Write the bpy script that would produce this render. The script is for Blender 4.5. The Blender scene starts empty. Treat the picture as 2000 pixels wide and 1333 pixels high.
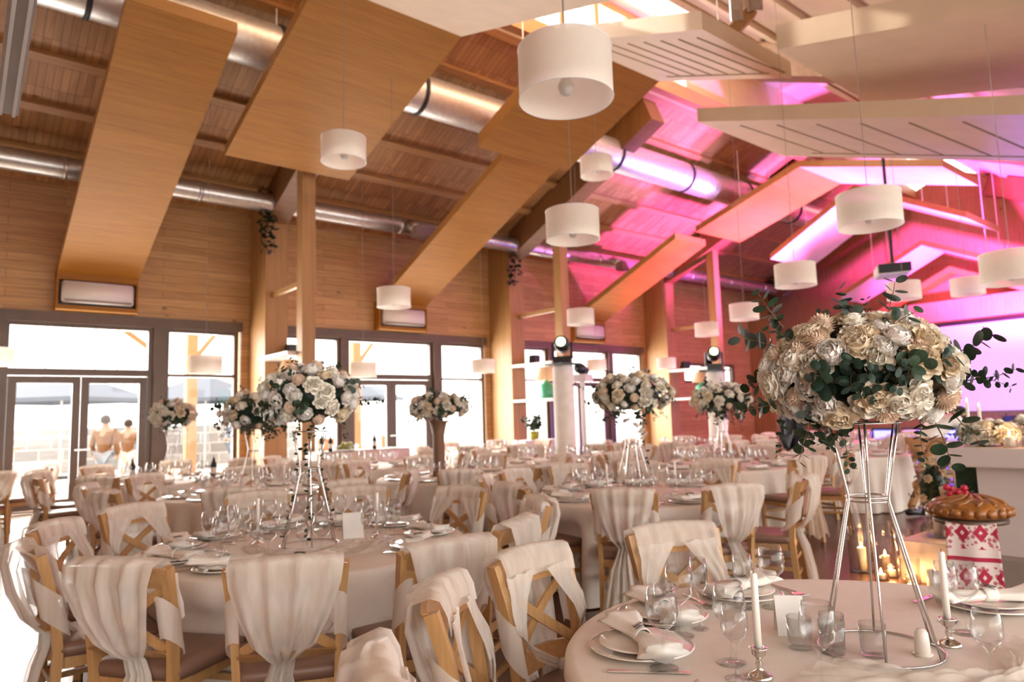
import bpy, bmesh, math, random
from mathutils import Vector, Matrix, Euler
random.seed(7)
PI = math.pi
sin, cos = math.sin, math.cos
scene = bpy.context.scene
COL = scene.collection

# ------------------------------------------------------------------ camera
EYE = Vector((0, 0, 1.45))
CR = Vector((0.77302666, -0.63367623, -0.02973586))
CU = Vector((-0.04552641, -0.10216951, 0.99372468))
CF = Vector((0.63273781, 0.7668219, 0.10782876))
FPX = 1366.4
cam = bpy.data.cameras.new('camera')
camo = bpy.data.objects.new('camera', cam)
COL.objects.link(camo)
scene.camera = camo
camo.matrix_world = Matrix(((CR.x, CU.x, -CF.x, EYE.x), (CR.y, CU.y, -CF.y, EYE.y), (CR.z, CU.z, -CF.z, EYE.z), (0, 0, 0, 1)))
cam.sensor_width = 36
cam.lens = FPX / 2000 * 36
cam.clip_start = 0.05
cam.clip_end = 300
cam.dof.use_dof = True
cam.dof.focus_distance = 2.05
cam.dof.aperture_fstop = 3.2

def at(px, py, d):
    """point seen at a photo pixel, d metres along the optical axis"""
    return EYE + (CF + CR * ((px - 1000) / FPX) - CU * ((py - 666.5) / FPX)) * d

# ------------------------------------------------------------------ world, light, exposure
scene.view_settings.view_transform = 'Standard'
scene.view_settings.look = 'None'
scene.view_settings.gamma = 1
scene.view_settings.use_curve_mapping = False
scene.view_settings.exposure = 1.18
scene.render.film_transparent = False
try:
    scene.cycles.max_bounces = 8
    scene.cycles.transparent_max_bounces = 24
    scene.cycles.glossy_bounces = 3
    scene.cycles.diffuse_bounces = 4
    scene.cycles.sample_clamp_indirect = 6
    scene.cycles.sample_clamp_direct = 30
    scene.cycles.use_denoising = True
    scene.cycles.caustics_reflective = False
    scene.cycles.caustics_refractive = False
except Exception:
    pass

W = bpy.data.worlds.new('overcast_sky')
scene.world = W
W.use_nodes = True
wn = W.node_tree
wn.nodes['Background'].inputs[0].default_value = (1.0, 0.955, 0.90, 1)
wn.nodes['Background'].inputs[1].default_value = 2.3

def light(name, kind, loc, energy, color, size=0.2, target=None, angle=60, blend=0.6, sy=None):
    l = bpy.data.lights.new(name, kind)
    l.energy = energy
    l.color = color
    if kind == 'AREA':
        l.size = size
        if sy:
            l.shape = 'RECTANGLE'
            l.size_y = sy
    elif kind == 'SUN':
        l.angle = size
    else:
        l.shadow_soft_size = size
    if kind == 'SPOT':
        l.spot_size = math.radians(angle)
        l.spot_blend = blend
    o = bpy.data.objects.new(name, l)
    COL.objects.link(o)
    o.location = loc
    if target is not None:
        o.rotation_euler = (Vector(target) - Vector(loc)).to_track_quat('-Z', 'Y').to_euler()
    return o

light('winter_sun', 'SUN', (0, 30, 30), 2.6, (1.0, 0.93, 0.83), math.radians(0.6), None)
sun = bpy.data.objects['winter_sun']
sun.rotation_euler = Vector((2.6, -5.9, -3.9)).to_track_quat('-Z', 'Y').to_euler()
# stage washes: pink, magenta and violet up onto the roof over the stage
light('stage_wash_pink', 'SPOT', (21.5, 4.5, 2.2), 9500, (1.0, 0.10, 0.85), 0.3, (25.4, 7.2, 7.6), 78, 0.7)
light('stage_wash_magenta', 'SPOT', (19.5, 8.5, 2.0), 5000, (1.0, 0.13, 0.92), 0.3, (17.0, 12.3, 7.0), 62, 0.9)
light('stage_wash_violet', 'SPOT', (20.0, 6.0, 2.2), 2600, (0.42, 0.24, 1.0), 0.25, (16.6, 9.5, 6.9), 50, 0.5)
light('stage_wash_rose', 'SPOT', (18.5, 5.0, 2.0), 5200, (1.0, 0.16, 0.95), 0.3, (17.0, 7.5, 9.2), 80, 0.8)
light('stage_wash_lilac', 'SPOT', (16.5, 6.5, 2.0), 1500, (0.6, 0.42, 1.0), 0.2, (13.8, 10.6, 7.3), 36, 0.7)

# window daylight (one soft portal per glazed bay, outside the glass)
for i, bx in enumerate((2.0, 8.6, 15.1)):
    light('window_daylight', 'AREA', (bx, 15.6, 1.9), 430, (1.0, 0.95, 0.9), 5.2, (bx, 5, 0.6), sy=2.9)
# daylight falling through the roof lantern
light('lantern_daylight', 'AREA', (8.5, 9.9, 9.35), 1300, (1.0, 0.93, 0.84), 9.0, (8.5, 6.5, 8.0), sy=0.9)

# ------------------------------------------------------------------ materials
def new_mat(name):
    m = bpy.data.materials.new(name)
    m.use_nodes = True
    nt = m.node_tree
    return m, nt, nt.nodes['Principled BSDF']

def lnk(nt, a, b):
    nt.links.new(a, b)

def node(nt, typ, **kw):
    n = nt.nodes.new(typ)
    for k, v in kw.items():
        setattr(n, k, v)
    return n

def plain(name, col, rough=0.5, metal=0.0, var=0.06, scale=8, emit=None, estr=0, bump=0, sheen=0):
    m, nt, p = new_mat(name)
    p.inputs['Roughness'].default_value = rough
    p.inputs['Metallic'].default_value = metal
    tc = node(nt, 'ShaderNodeTexCoord')
    nz = node(nt, 'ShaderNodeTexNoise')
    nz.inputs['Scale'].default_value = scale
    nz.inputs['Detail'].default_value = 3
    lnk(nt, tc.outputs['Object'], nz.inputs['Vector'])
    r = node(nt, 'ShaderNodeValToRGB')
    r.color_ramp.elements[0].position = 0.3
    r.color_ramp.elements[1].position = 0.7
    r.color_ramp.elements[0].color = (*[c * (1 - var) for c in col], 1)
    r.color_ramp.elements[1].color = (*[min(1, c * (1 + var)) for c in col], 1)
    lnk(nt, nz.outputs['Fac'], r.inputs['Fac'])
    lnk(nt, r.outputs['Color'], p.inputs['Base Color'])
    if bump:
        b = node(nt, 'ShaderNodeBump')
        b.inputs['Strength'].default_value = bump
        b.inputs['Distance'].default_value = 0.01
        lnk(nt, nz.outputs['Fac'], b.inputs['Height'])
        lnk(nt, b.outputs['Normal'], p.inputs['Normal'])
    if emit:
        p.inputs['Emission Color'].default_value = (*emit, 1)
        p.inputs['Emission Strength'].default_value = estr
    return m

def boards(name, c1, c2, cm, plank_w, plank_l, rot=(0, 0, 0), rough=0.5, mortar=0.004, grain=0.35, gscale=(1.5, 30, 30), bump=0.4, knots=True, offset=0.5, bias=0.0):
    """planks along local x of the rotated coordinate; rows along its y"""
    m, nt, p = new_mat(name)
    tc = node(nt, 'ShaderNodeTexCoord')
    mp = node(nt, 'ShaderNodeMapping')
    mp.inputs['Rotation'].default_value = rot
    lnk(nt, tc.outputs['Object'], mp.inputs['Vector'])
    br = node(nt, 'ShaderNodeTexBrick')
    br.offset = offset
    br.inputs['Scale'].default_value = 1
    br.inputs['Brick Width'].default_value = plank_l
    br.inputs['Row Height'].default_value = plank_w
    br.inputs['Mortar Size'].default_value = mortar
    br.inputs['Mortar Smooth'].default_value = 0.3
    br.inputs['Bias'].default_value = bias
    br.inputs['Color1'].default_value = (*c1, 1)
    br.inputs['Color2'].default_value = (*c2, 1)
    br.inputs['Mortar'].default_value = (*cm, 1)
    lnk(nt, mp.outputs['Vector'], br.inputs['Vector'])
    m2 = node(nt, 'ShaderNodeMapping')
    m2.inputs['Scale'].default_value = gscale
    lnk(nt, mp.outputs['Vector'], m2.inputs['Vector'])
    nz = node(nt, 'ShaderNodeTexNoise')
    nz.inputs['Scale'].default_value = 1
    nz.inputs['Detail'].default_value = 5
    nz.inputs['Distortion'].default_value = 0.6
    lnk(nt, m2.outputs['Vector'], nz.inputs['Vector'])
    mx = node(nt, 'ShaderNodeMix', data_type='RGBA', blend_type='MULTIPLY')
    mx.inputs[0].default_value = grain
    lnk(nt, br.outputs['Color'], mx.inputs[6])
    rr = node(nt, 'ShaderNodeValToRGB')
    rr.color_ramp.elements[0].position = 0.3
    rr.color_ramp.elements[1].position = 0.62
    rr.color_ramp.elements[0].color = (0.35, 0.28, 0.22, 1)
    rr.color_ramp.elements[1].color = (1, 1, 1, 1)
    lnk(nt, nz.outputs['Fac'], rr.inputs['Fac'])
    lnk(nt, rr.outputs['Color'], mx.inputs[7])
    out = mx.outputs[2]
    if knots:
        vo = node(nt, 'ShaderNodeTexVoronoi')
        vo.inputs['Scale'].default_value = 2.2
        m3 = node(nt, 'ShaderNodeMapping')
        m3.inputs['Scale'].default_value = (0.6, 1, 1)
        lnk(nt, mp.outputs['Vector'], m3.inputs['Vector'])
        lnk(nt, m3.outputs['Vector'], vo.inputs['Vector'])
        kr = node(nt, 'ShaderNodeValToRGB')
        kr.color_ramp.elements[0].position = 0.03
        kr.color_ramp.elements[1].position = 0.085
        kr.color_ramp.elements[0].color = (0.3, 0.2, 0.13, 1)
        kr.color_ramp.elements[1].color = (1, 1, 1, 1)
        lnk(nt, vo.outputs['Distance'], kr.inputs['Fac'])
        m4 = node(nt, 'ShaderNodeMix', data_type='RGBA', blend_type='MULTIPLY')
        m4.inputs[0].default_value = 0.8
        lnk(nt, out, m4.inputs[6])
        lnk(nt, kr.outputs['Color'], m4.inputs[7])
        out = m4.outputs[2]
    lnk(nt, out, p.inputs['Base Color'])
    p.inputs['Roughness'].default_value = rough
    if bump:
        b = node(nt, 'ShaderNodeBump')
        b.inputs['Strength'].default_value = bump
        b.inputs['Distance'].default_value = 0.01
        lnk(nt, br.outputs['Fac'], b.inputs['Height'])
        b.invert = True
        lnk(nt, b.outputs['Normal'], p.inputs['Normal'])
    return m

def sheer(name, col, alpha=0.8, trans=0.35, streak=None, spread=0.1):
    m, nt, p = new_mat(name)
    nt.nodes.remove(p)
    out = [n for n in nt.nodes if n.type == 'OUTPUT_MATERIAL'][0]
    d = node(nt, 'ShaderNodeBsdfDiffuse')
    t = node(nt, 'ShaderNodeBsdfTranslucent')
    x = node(nt, 'ShaderNodeBsdfTransparent')
    tc = node(nt, 'ShaderNodeTexCoord')
    nz = node(nt, 'ShaderNodeTexNoise')
    nz.inputs['Scale'].default_value = 14
    if streak:
        ms = node(nt, 'ShaderNodeMapping')
        ms.inputs['Scale'].default_value = streak
        lnk(nt, tc.outputs['Object'], ms.inputs['Vector'])
        nz.inputs['Scale'].default_value = 1
        lnk(nt, ms.outputs['Vector'], nz.inputs['Vector'])
    else:
        lnk(nt, tc.outputs['Object'], nz.inputs['Vector'])
    mr = node(nt, 'ShaderNodeMapRange')
    mr.inputs[1].default_value = 0.3
    mr.inputs[2].default_value = 0.7
    mr.inputs[3].default_value = alpha - spread
    mr.inputs[4].default_value = min(1, alpha + spread)
    lnk(nt, nz.outputs['Fac'], mr.inputs[0])
    d.inputs[0].default_value = (*col, 1)
    t.inputs[0].default_value = (*col, 1)
    a = node(nt, 'ShaderNodeMixShader')
    a.inputs[0].default_value = trans
    lnk(nt, d.outputs[0], a.inputs[1])
    lnk(nt, t.outputs[0], a.inputs[2])
    b = node(nt, 'ShaderNodeMixShader')
    lnk(nt, mr.outputs[0], b.inputs[0])
    lnk(nt, x.outputs[0], b.inputs[1])
    lnk(nt, a.outputs[0], b.inputs[2])
    lnk(nt, b.outputs[0], out.inputs[0])
    return m

def thin_glass(name, tint=(0.97, 0.98, 0.98), refl=0.5, ior=1.5):
    m, nt, p = new_mat(name)
    nt.nodes.remove(p)
    out = [n for n in nt.nodes if n.type == 'OUTPUT_MATERIAL'][0]
    x = node(nt, 'ShaderNodeBsdfTransparent')
    x.inputs[0].default_value = (*tint, 1)
    g = node(nt, 'ShaderNodeBsdfGlossy')
    g.inputs['Roughness'].default_value = 0.03
    lw = node(nt, 'ShaderNodeLayerWeight')
    lw.inputs[0].default_value = 0.5
    pw = node(nt, 'ShaderNodeMath', operation='POWER')
    pw.inputs[1].default_value = 2.2
    lnk(nt, lw.outputs['Facing'], pw.inputs[0])
    rp = node(nt, 'ShaderNodeMapRange')
    rp.inputs[3].default_value = 0.025
    rp.inputs[4].default_value = refl
    lnk(nt, pw.outputs[0], rp.inputs[0])
    s = node(nt, 'ShaderNodeMixShader')
    lnk(nt, rp.outputs[0], s.inputs[0])
    lnk(nt, x.outputs[0], s.inputs[1])
    lnk(nt, g.outputs[0], s.inputs[2])
    lnk(nt, s.outputs[0], out.inputs[0])
    return m

M = {}
M['wall'] = boards('pine_wall_boards', (0.5504, 0.301, 0.1247), (0.4472, 0.2236, 0.0817), (0.172, 0.0774, 0.0301), 0.16, 1.7, rot=(-PI / 2, 0, 0), grain=0.45, rough=0.42)
M['gable'] = boards('pine_gable_boards', (0.4816, 0.2666, 0.129), (0.3784, 0.1892, 0.086), (0.172, 0.0774, 0.0344), 0.18, 2.0, rot=(-PI / 2, 0, PI / 2), grain=0.4)
M['roof'] = boards('pine_roof_boards', (0.516, 0.2709, 0.1075), (0.3784, 0.1806, 0.0645), (0.1462, 0.0645, 0.02236), 0.5, 0.11, rot=(0, 0, 0), grain=0.4, gscale=(14, 1.2, 1), rough=0.5, offset=0.0)
M['panel'] = boards('golden_ash_veneer', (0.3956, 0.1677, 0.02322), (0.3612, 0.1505, 0.01892), (0.344, 0.1393, 0.0172), 0.35, 9.0, grain=0.32, gscale=(1.2, 26, 26), bump=0, knots=False, rough=0.55)
M['panel_edge'] = boards('veneer_edge', (0.40, 0.19, 0.05), (0.37, 0.17, 0.045), (0.36, 0.17, 0.045), 0.3, 6.0, grain=0.3, gscale=(1, 30, 30), bump=0, knots=False)
M['cream'] = plain('cream_ceiling_board', (0.62, 0.47, 0.33), 0.45, var=0.05, scale=3)
M['groove'] = plain('dark_groove', (0.30, 0.19, 0.10), 0.7)
M['post'] = boards('glulam_post', (0.43, 0.2322, 0.086), (0.387, 0.2021, 0.0731), (0.344, 0.172, 0.0602), 0.04, 4.0, rot=(0, PI / 2, 0), grain=0.3, gscale=(1.0, 14, 14), bump=0, knots=False, mortar=0.002)
M['rafter'] = boards('glulam_rafter', (0.24, 0.105, 0.036), (0.21, 0.09, 0.03), (0.17, 0.07, 0.02), 0.05, 4.0, grain=0.3, bump=0, knots=False)
M['frame'] = plain('brown_window_frame', (0.105, 0.062, 0.043), 0.35, var=0.12, scale=4)
M['trim'] = boards('pine_trim', (0.45, 0.24, 0.09), (0.4, 0.2, 0.08), (0.3, 0.15, 0.05), 0.2, 5.0, grain=0.3, bump=0, knots=False)
M['glass'] = thin_glass('window_glass', (0.97, 0.97, 0.96), 0.2)
M['wineglass'] = thin_glass('clear_stemware', (0.972, 0.974, 0.972), 0.8)
M['floor'] = boards('dark_parquet', (0.135, 0.052, 0.028), (0.10, 0.038, 0.020), (0.03, 0.012, 0.008), 0.12, 1.2, grain=0.45, gscale=(2, 20, 1), rough=0.26, knots=False, bump=0.2)
M['floor_sheen'] = boards('grey_oak_floor', (0.42, 0.36, 0.31), (0.33, 0.28, 0.24), (0.12, 0.09, 0.07), 0.14, 1.4, grain=0.4, gscale=(2, 20, 1), rough=0.22, knots=False, bump=0.2)  # pale tone paints the window reflection onto the same dark floor
M['duct'] = plain('galvanised_duct', (0.62, 0.60, 0.58), 0.32, 0.9, 0.12, 12)
M['foil'] = plain('foil_wrapped_duct', (0.75, 0.72, 0.69), 0.42, 0.75, 0.1, 14, bump=0.35)
M['rubber'] = plain('black_strap', (0.02, 0.02, 0.02), 0.6)
M['shade'] = sheer('white_linen_shade', (0.86, 0.79, 0.70), 0.97, 0.35, None, 0.02)
M['shade_tan'] = sheer('tan_linen_shade', (0.72, 0.50, 0.33), 0.98, 0.35, None, 0.02)
M['white'] = plain('white_lacquer', (0.74, 0.68, 0.64), 0.35, var=0.03)
M['ac'] = plain('white_ac_plastic', (0.80, 0.74, 0.70), 0.35, var=0.02)
M['white_metal'] = plain('white_enamel', (0.8, 0.78, 0.76), 0.3, var=0.02)
M['black'] = plain('black_plastic', (0.015, 0.015, 0.018), 0.4)
M['beech'] = boards('beech_chair_wood', (0.50, 0.28, 0.115), (0.46, 0.25, 0.10), (0.44, 0.24, 0.09), 0.5, 3, rot=(0, PI / 2, 0), grain=0.3, gscale=(3, 50, 50), bump=0, knots=False, rough=0.36)
M['leather'] = plain('mauve_brown_leather', (0.215, 0.118, 0.083), 0.42, var=0.1, scale=6, bump=0.05)
M['sash'] = sheer('ivory_tulle', (0.86, 0.80, 0.73), 0.70, 0.3, (22, 22, 1.2), 0.09)
M['tulle'] = sheer('pale_tulle_runner', (0.84, 0.78, 0.71), 0.50, 0.3)
M['cloth'] = plain('ivory_tablecloth', (0.735, 0.655, 0.58), 0.62, var=0.03, scale=30, bump=0.03)
M['napkin'] = plain('white_napkin', (0.82, 0.77, 0.71), 0.7, var=0.02, scale=40)
M['china'] = plain('white_china', (0.82, 0.76, 0.69), 0.16, var=0.02)
M['china_rim'] = plain('grey_plate_rim', (0.30, 0.24, 0.2), 0.25)
M['silver'] = plain('polished_silver', (0.80, 0.76, 0.72), 0.16, 1.0, 0.04)
M['chrome'] = plain('brushed_chrome', (0.66, 0.64, 0.62), 0.2, 1.0, 0.05)
M['wax'] = plain('white_wax', (0.86, 0.81, 0.74), 0.45, var=0.02)
M['flame'] = plain('candle_flame', (1, 0.6, 0.2), 0.5, emit=(1.0, 0.5, 0.14), estr=14)
M['rose'] = plain('ivory_rose_petal', (0.84, 0.79, 0.69), 0.55, var=0.08, scale=25)
M['rose_cream'] = plain('cream_rose_petal', (0.78, 0.665, 0.50), 0.55, var=0.1, scale=25)
M['peony'] = plain('white_peony_petal', (0.86, 0.82, 0.77), 0.55, var=0.05, scale=25)
M['dahlia'] = plain('blush_dahlia_petal', (0.82, 0.66, 0.53), 0.55, var=0.08, scale=25)
M['leaf'] = plain('eucalyptus_leaf', (0.030, 0.056, 0.029), 0.5, var=0.35, scale=9)
M['leaf_dark'] = plain('dark_green_leaf', (0.016, 0.035, 0.022), 0.4, var=0.4, scale=9)
M['leaf_grey'] = plain('grey_green_leaf', (0.066, 0.084, 0.070), 0.55, var=0.25, scale=9)
M['stem'] = plain('brown_stem', (0.18, 0.09, 0.05), 0.6)
M['green_glass'] = plain('green_demijohn_glass', (0.07, 0.42, 0.24), 0.12, var=0.1)
M['ground'] = plain('pale_paving', (0.6, 0.58, 0.56), 0.8, var=0.08, scale=1)
M['stone'] = boards('stacked_stone', (0.5, 0.49, 0.48), (0.30, 0.30, 0.30), (0.7, 0.68, 0.66), 0.4, 0.7, rot=(-PI / 2, 0, 0), grain=0.3, mortar=0.03, knots=False)
M['canvas'] = plain('slate_blue_parasol', (0.07, 0.085, 0.12), 0.8)
M['skin'] = plain('skin', (0.55, 0.33, 0.23), 0.5, var=0.05)
M['hair'] = plain('dark_brown_hair', (0.04, 0.025, 0.018), 0.6)
M['mustard'] = plain('mustard_coat', (0.24, 0.12, 0.045), 0.8)
M['blue_grey'] = plain('blue_grey_coat', (0.16, 0.20, 0.27), 0.8)
M['jeans'] = plain('pale_blue_jeans', (0.35, 0.42, 0.50), 0.8)
M['dark_cloth'] = plain('dark_navy_cloth', (0.02, 0.022, 0.03), 0.8)
M['tan'] = plain('tan_cotton', (0.42, 0.22, 0.10), 0.8)
M['white_cloth'] = plain('white_cotton', (0.78, 0.74, 0.70), 0.8)
M['bar'] = plain('white_bar_laminate', (0.60, 0.52, 0.49), 0.4, var=0.02)
M['plinth'] = plain('taupe_plinth', (0.30, 0.235, 0.205), 0.45, var=0.04)
M['crust'] = plain('glazed_bread_crust', (0.26, 0.095, 0.02), 0.3, var=0.5, scale=18, bump=0.5)
M['red'] = plain('red_petal', (0.5, 0.01, 0.04), 0.5)
M['lime'] = plain('lime_peel', (0.36, 0.36, 0.03), 0.4)
M['screen'] = plain('lit_lilac_screen', (0.5, 0.45, 0.6), 0.6, emit=(0.52, 0.40, 0.90), estr=0.36, var=0.02)
M['led_blue'] = plain('blue_stage_led', (0.1, 0.1, 0.6), 0.4, emit=(0.10, 0.10, 1.0), estr=3.5)
M['led_white'] = plain('lit_beam_lens', (1, 1, 0.7), 0.4, emit=(0.8, 1.0, 0.42), estr=2.6)
M['lens_blue'] = plain('blue_lens', (0.2, 0.2, 1), 0.4, emit=(0.25, 0.25, 1.0), estr=3)
M['panel_light'] = plain('grey_aluminium_track', (0.48, 0.45, 0.43), 0.35, 0.4, 0.05)
M['glow'] = plain('frosted_tube', (0.9, 0.9, 0.9), 0.3, emit=(1, 0.97, 0.92), estr=1.1)
M['fir'] = plain('pale_timber_outside', (0.62, 0.36, 0.2), 0.7)

def embroidery():
    m, nt, p = new_mat('red_embroidered_linen')
    tc = node(nt, 'ShaderNodeTexCoord')
    sp = node(nt, 'ShaderNodeSeparateXYZ')
    lnk(nt, tc.outputs['Object'], sp.inputs[0])
    def mth(op, a, b=None):
        n = node(nt, 'ShaderNodeMath', operation=op)
        for i, v in enumerate((a, b)):
            if v is None:
                continue
            if isinstance(v, (int, float)):
                n.inputs[i].default_value = v
            else:
                lnk(nt, v, n.inputs[i])
        return n.outputs[0]
    x, z = sp.outputs[0], sp.outputs[2]
    # bands of diamonds and scrolls
    fx = mth('ABSOLUTE', mth('SUBTRACT', mth('FRACT', mth('MULTIPLY', x, 11)), 0.5))
    fz = mth('ABSOLUTE', mth('SUBTRACT', mth('FRACT', mth('MULTIPLY', z, 8)), 0.5))
    dia = mth('LESS_THAN', mth('ADD', fx, fz), 0.42)
    core = mth('GREATER_THAN', mth('ADD', fx, fz), 0.12)
    d2 = mth('MULTIPLY', dia, core)
    bandz = mth('FRACT', mth('MULTIPLY', z, 4))
    on = mth('GREATER_THAN', bandz, 0.38)
    vo = node(nt, 'ShaderNodeTexVoronoi')
    vo.inputs['Scale'].default_value = 38
    lnk(nt, tc.outputs['Object'], vo.inputs['Vector'])
    sp2 = mth('LESS_THAN', vo.outputs['Distance'], 0.42)
    a = mth('MAXIMUM', mth('MULTIPLY', d2, on), mth('MULTIPLY', mth('MULTIPLY', sp2, on), 0.8))
    stripe = mth('MULTIPLY', mth('LESS_THAN', bandz, 0.2), mth('GREATER_THAN', bandz, 0.1))
    a = mth('MAXIMUM', a, stripe)
    mx = node(nt, 'ShaderNodeMix', data_type='RGBA')
    lnk(nt, a, mx.inputs[0])
    mx.inputs[6].default_value = (0.72, 0.60, 0.56, 1)
    mx.inputs[7].default_value = (0.40, 0.015, 0.05, 1)
    lnk(nt, mx.outputs[2], p.inputs['Base Color'])
    p.inputs['Roughness'].default_value = 0.8
    return m
M['embroidery'] = embroidery()

# ------------------------------------------------------------------ helpers
def link_obj(name, data, parent=None, loc=None):
    o = bpy.data.objects.new(name, data)
    COL.objects.link(o)
    if parent is not None:
        o.parent = parent
    if loc is not None:
        o.location = loc
    return o

def tag(o, label=None, cat=None, group=None, kind=None):
    if label: o['label'] = label
    if cat: o['category'] = cat
    if group: o['group'] = group
    if kind: o['kind'] = kind
    return o

def to_mesh(name, bm, mat, smooth=False):
    me = bpy.data.meshes.new(name)
    bmesh.ops.recalc_face_normals(bm, faces=bm.faces)
    bm.to_mesh(me)
    bm.free()
    if isinstance(mat, (list, tuple)):
        for q in mat: me.materials.append(M[q] if isinstance(q, str) else q)
    else:
        me.materials.append(M[mat] if isinstance(mat, str) else mat)
    if smooth:
        for p in me.polygons: p.use_smooth = True
    return me

def mk(name, bm, mat, parent=None, smooth=False, loc=None):
    return link_obj(name, to_mesh(name, bm, mat, smooth), parent, loc)

def empty(name, loc=(0, 0, 0), rz=0):
    o = bpy.data.objects.new(name, None)
    o.empty_display_size = 0.1
    COL.objects.link(o)
    o.location = loc
    o.rotation_euler = (0, 0, rz)
    return o

def copy_tree(o, parent=None):
    c = o.copy()
    COL.objects.link(c)
    if parent is not None: c.parent = parent
    for ch in [q for q in KIDS.get(o.name, [])]:
        copy_tree(ch, c)
    return c
KIDS = {}
def reg(o):
    KIDS[o.name] = list(o.children)
    for c in o.children: reg(c)

def place(proto, loc, rz=0, used={}, scale=None):
    """first call uses the prototype itself, later ones a copy of it and its parts"""
    if proto.name not in used:
        used[proto.name] = 1
        reg(proto)
        o = proto
        KEEP[proto.name] = True
    else:
        o = copy_tree(proto)
    o.location = loc
    o.rotation_euler = (0, 0, rz)
    if scale is not None: o.scale = (scale,) * 3
    for k in ('label', 'group', 'category', 'kind'):
        if k in o.keys() and o is not proto: del o[k]
    return o
KEEP = {}

def BM(): return bmesh.new()

def box(bm, x0, x1, y0, y1, z0, z1, mat_i=0):
    vs = [bm.verts.new((x, y, z)) for x in (x0, x1) for y in (y0, y1) for z in (z0, z1)]
    for f in ((0, 1, 3, 2), (4, 6, 7, 5), (0, 4, 5, 1), (2, 3, 7, 6), (0, 2, 6, 4), (1, 5, 7, 3)):
        fc = bm.faces.new([vs[i] for i in f]); fc.material_index = mat_i
    return vs

def bar(bm, a, b, w, h, up=(0, 0, 1)):
    """rectangular bar from a to b, w across, h along up"""
    a, b = Vector(a), Vector(b)
    d = (b - a).normalized()
    u = Vector(up)
    s = d.cross(u)
    if s.length < 1e-4:
        u = Vector((1, 0, 0)); s = d.cross(u)
    s.normalize()
    u = s.cross(d).normalized()
    vs = []
    for p in (a, b):
        for i, j in ((-1, -1), (1, -1), (1, 1), (-1, 1)):
            vs.append(bm.verts.new(p + s * (i * w / 2) + u * (j * h / 2)))
    for f in ((0, 1, 2, 3), (4, 7, 6, 5), (0, 4, 5, 1), (1, 5, 6, 2), (2, 6, 7, 3), (3, 7, 4, 0)):
        bm.faces.new([vs[i] for i in f])

def sweep(bm, pts, w, h, up=(0, 1, 0)):
    """rectangular section swept along a polyline with shared rings"""
    pts = [Vector(p) for p in pts]
    rings = []
    for i, p in enumerate(pts):
        d = (pts[min(i + 1, len(pts) - 1)] - pts[max(i - 1, 0)]).normalized()
        s = d.cross(Vector(up)).normalized()
        u = s.cross(d).normalized()
        rings.append([bm.verts.new(p + s * (a * w / 2) + u * (b * h / 2)) for a, b in ((-1, -1), (1, -1), (1, 1), (-1, 1))])
    for r0, r1 in zip(rings, rings[1:]):
        for k in range(4):
            bm.faces.new((r0[k], r0[(k + 1) % 4], r1[(k + 1) % 4], r1[k]))
    bm.faces.new(rings[0][::-1]); bm.faces.new(rings[-1])

def tube(bm, pts, r, seg=8, closed=False, cap=True):
    pts = [Vector(p) for p in pts]
    n = len(pts)
    rings = []
    prev = None
    for i, p in enumerate(pts):
        if closed: d = (pts[(i + 1) % n] - pts[i - 1]).normalized()
        else: d = (pts[min(i + 1, n - 1)] - pts[max(i - 1, 0)]).normalized()
        if prev is None:
            s = d.cross(Vector((0, 0, 1)))
            if s.length < 1e-3: s = d.cross(Vector((1, 0, 0)))
        else:
            s = prev - d * prev.dot(d)
        s.normalize(); prev = s
        u = d.cross(s)
        rr = r[i] if isinstance(r, (list, tuple)) else r
        rings.append([bm.verts.new(p + (s * cos(2 * PI * k / seg) + u * sin(2 * PI * k / seg)) * rr) for k in range(seg)])
    rng = range(n) if closed else range(n - 1)
    for i in rng:
        a, b = rings[i], rings[(i + 1) % n]
        for k in range(seg):
            bm.faces.new((a[k], a[(k + 1) % seg], b[(k + 1) % seg], b[k]))
    if cap and not closed:
        bm.faces.new(rings[0][::-1]); bm.faces.new(rings[-1])

def lathe(bm, prof, seg=24, c=(0, 0, 0), wob=None):
    rings = []
    for r, z in prof:
        if r < 1e-5:
            rings.append([bm.verts.new((c[0], c[1], c[2] + z))])
        else:
            rings.append([bm.verts.new((c[0] + r * cos(2 * PI * k / seg), c[1] + r * sin(2 * PI * k / seg), c[2] + z)) for k in range(seg)])
    for a, b in zip(rings, rings[1:]):
        for k in range(seg):
            k2 = (k + 1) % seg
            if len(a) == 1 and len(b) == 1: continue
            if len(a) == 1: bm.faces.new((a[0], b[k], b[k2]))
            elif len(b) == 1: bm.faces.new((a[k2], a[k], b[0]))
            else: bm.faces.new((a[k], b[k], b[k2], a[k2]))

def ring_pts(r, z, n=32, c=(0, 0)):
    return [(c[0] + r * cos(2 * PI * i / n), c[1] + r * sin(2 * PI * i / n), z) for i in range(n)]

def grid(bm, fn, nu, nv):
    vs = [[bm.verts.new(fn(i / (nu - 1), j / (nv - 1))) for j in range(nv)] for i in range(nu)]
    for i in range(nu - 1):
        for j in range(nv - 1):
            bm.faces.new((vs[i][j], vs[i + 1][j], vs[i + 1][j + 1], vs[i][j + 1]))
    return vs

# ------------------------------------------------------------------ the hall
TS = math.tan(math.radians(23.0))
WY, RY, WZ = 15.0, 8.0, 6.0
def roofz(y): return WZ + (WY - y) * TS if y > RY else WZ + (WY - RY) * TS - (RY - y) * TS
GX = 25.4
XB = -4.0
LANT = (9.2, 6.8)     # lantern between these y
# floors
bm = BM(); box(bm, XB, GX, -7, WY, -0.2, 0); mk('floor', bm, 'floor')['kind'] = 'structure'
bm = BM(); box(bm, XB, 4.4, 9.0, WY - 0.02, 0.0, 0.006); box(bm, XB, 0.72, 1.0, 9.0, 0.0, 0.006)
tag(mk('floor', bm, 'floor_sheen'), 'floor by the glass doors painted pale as window reflection', kind='structure')
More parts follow.
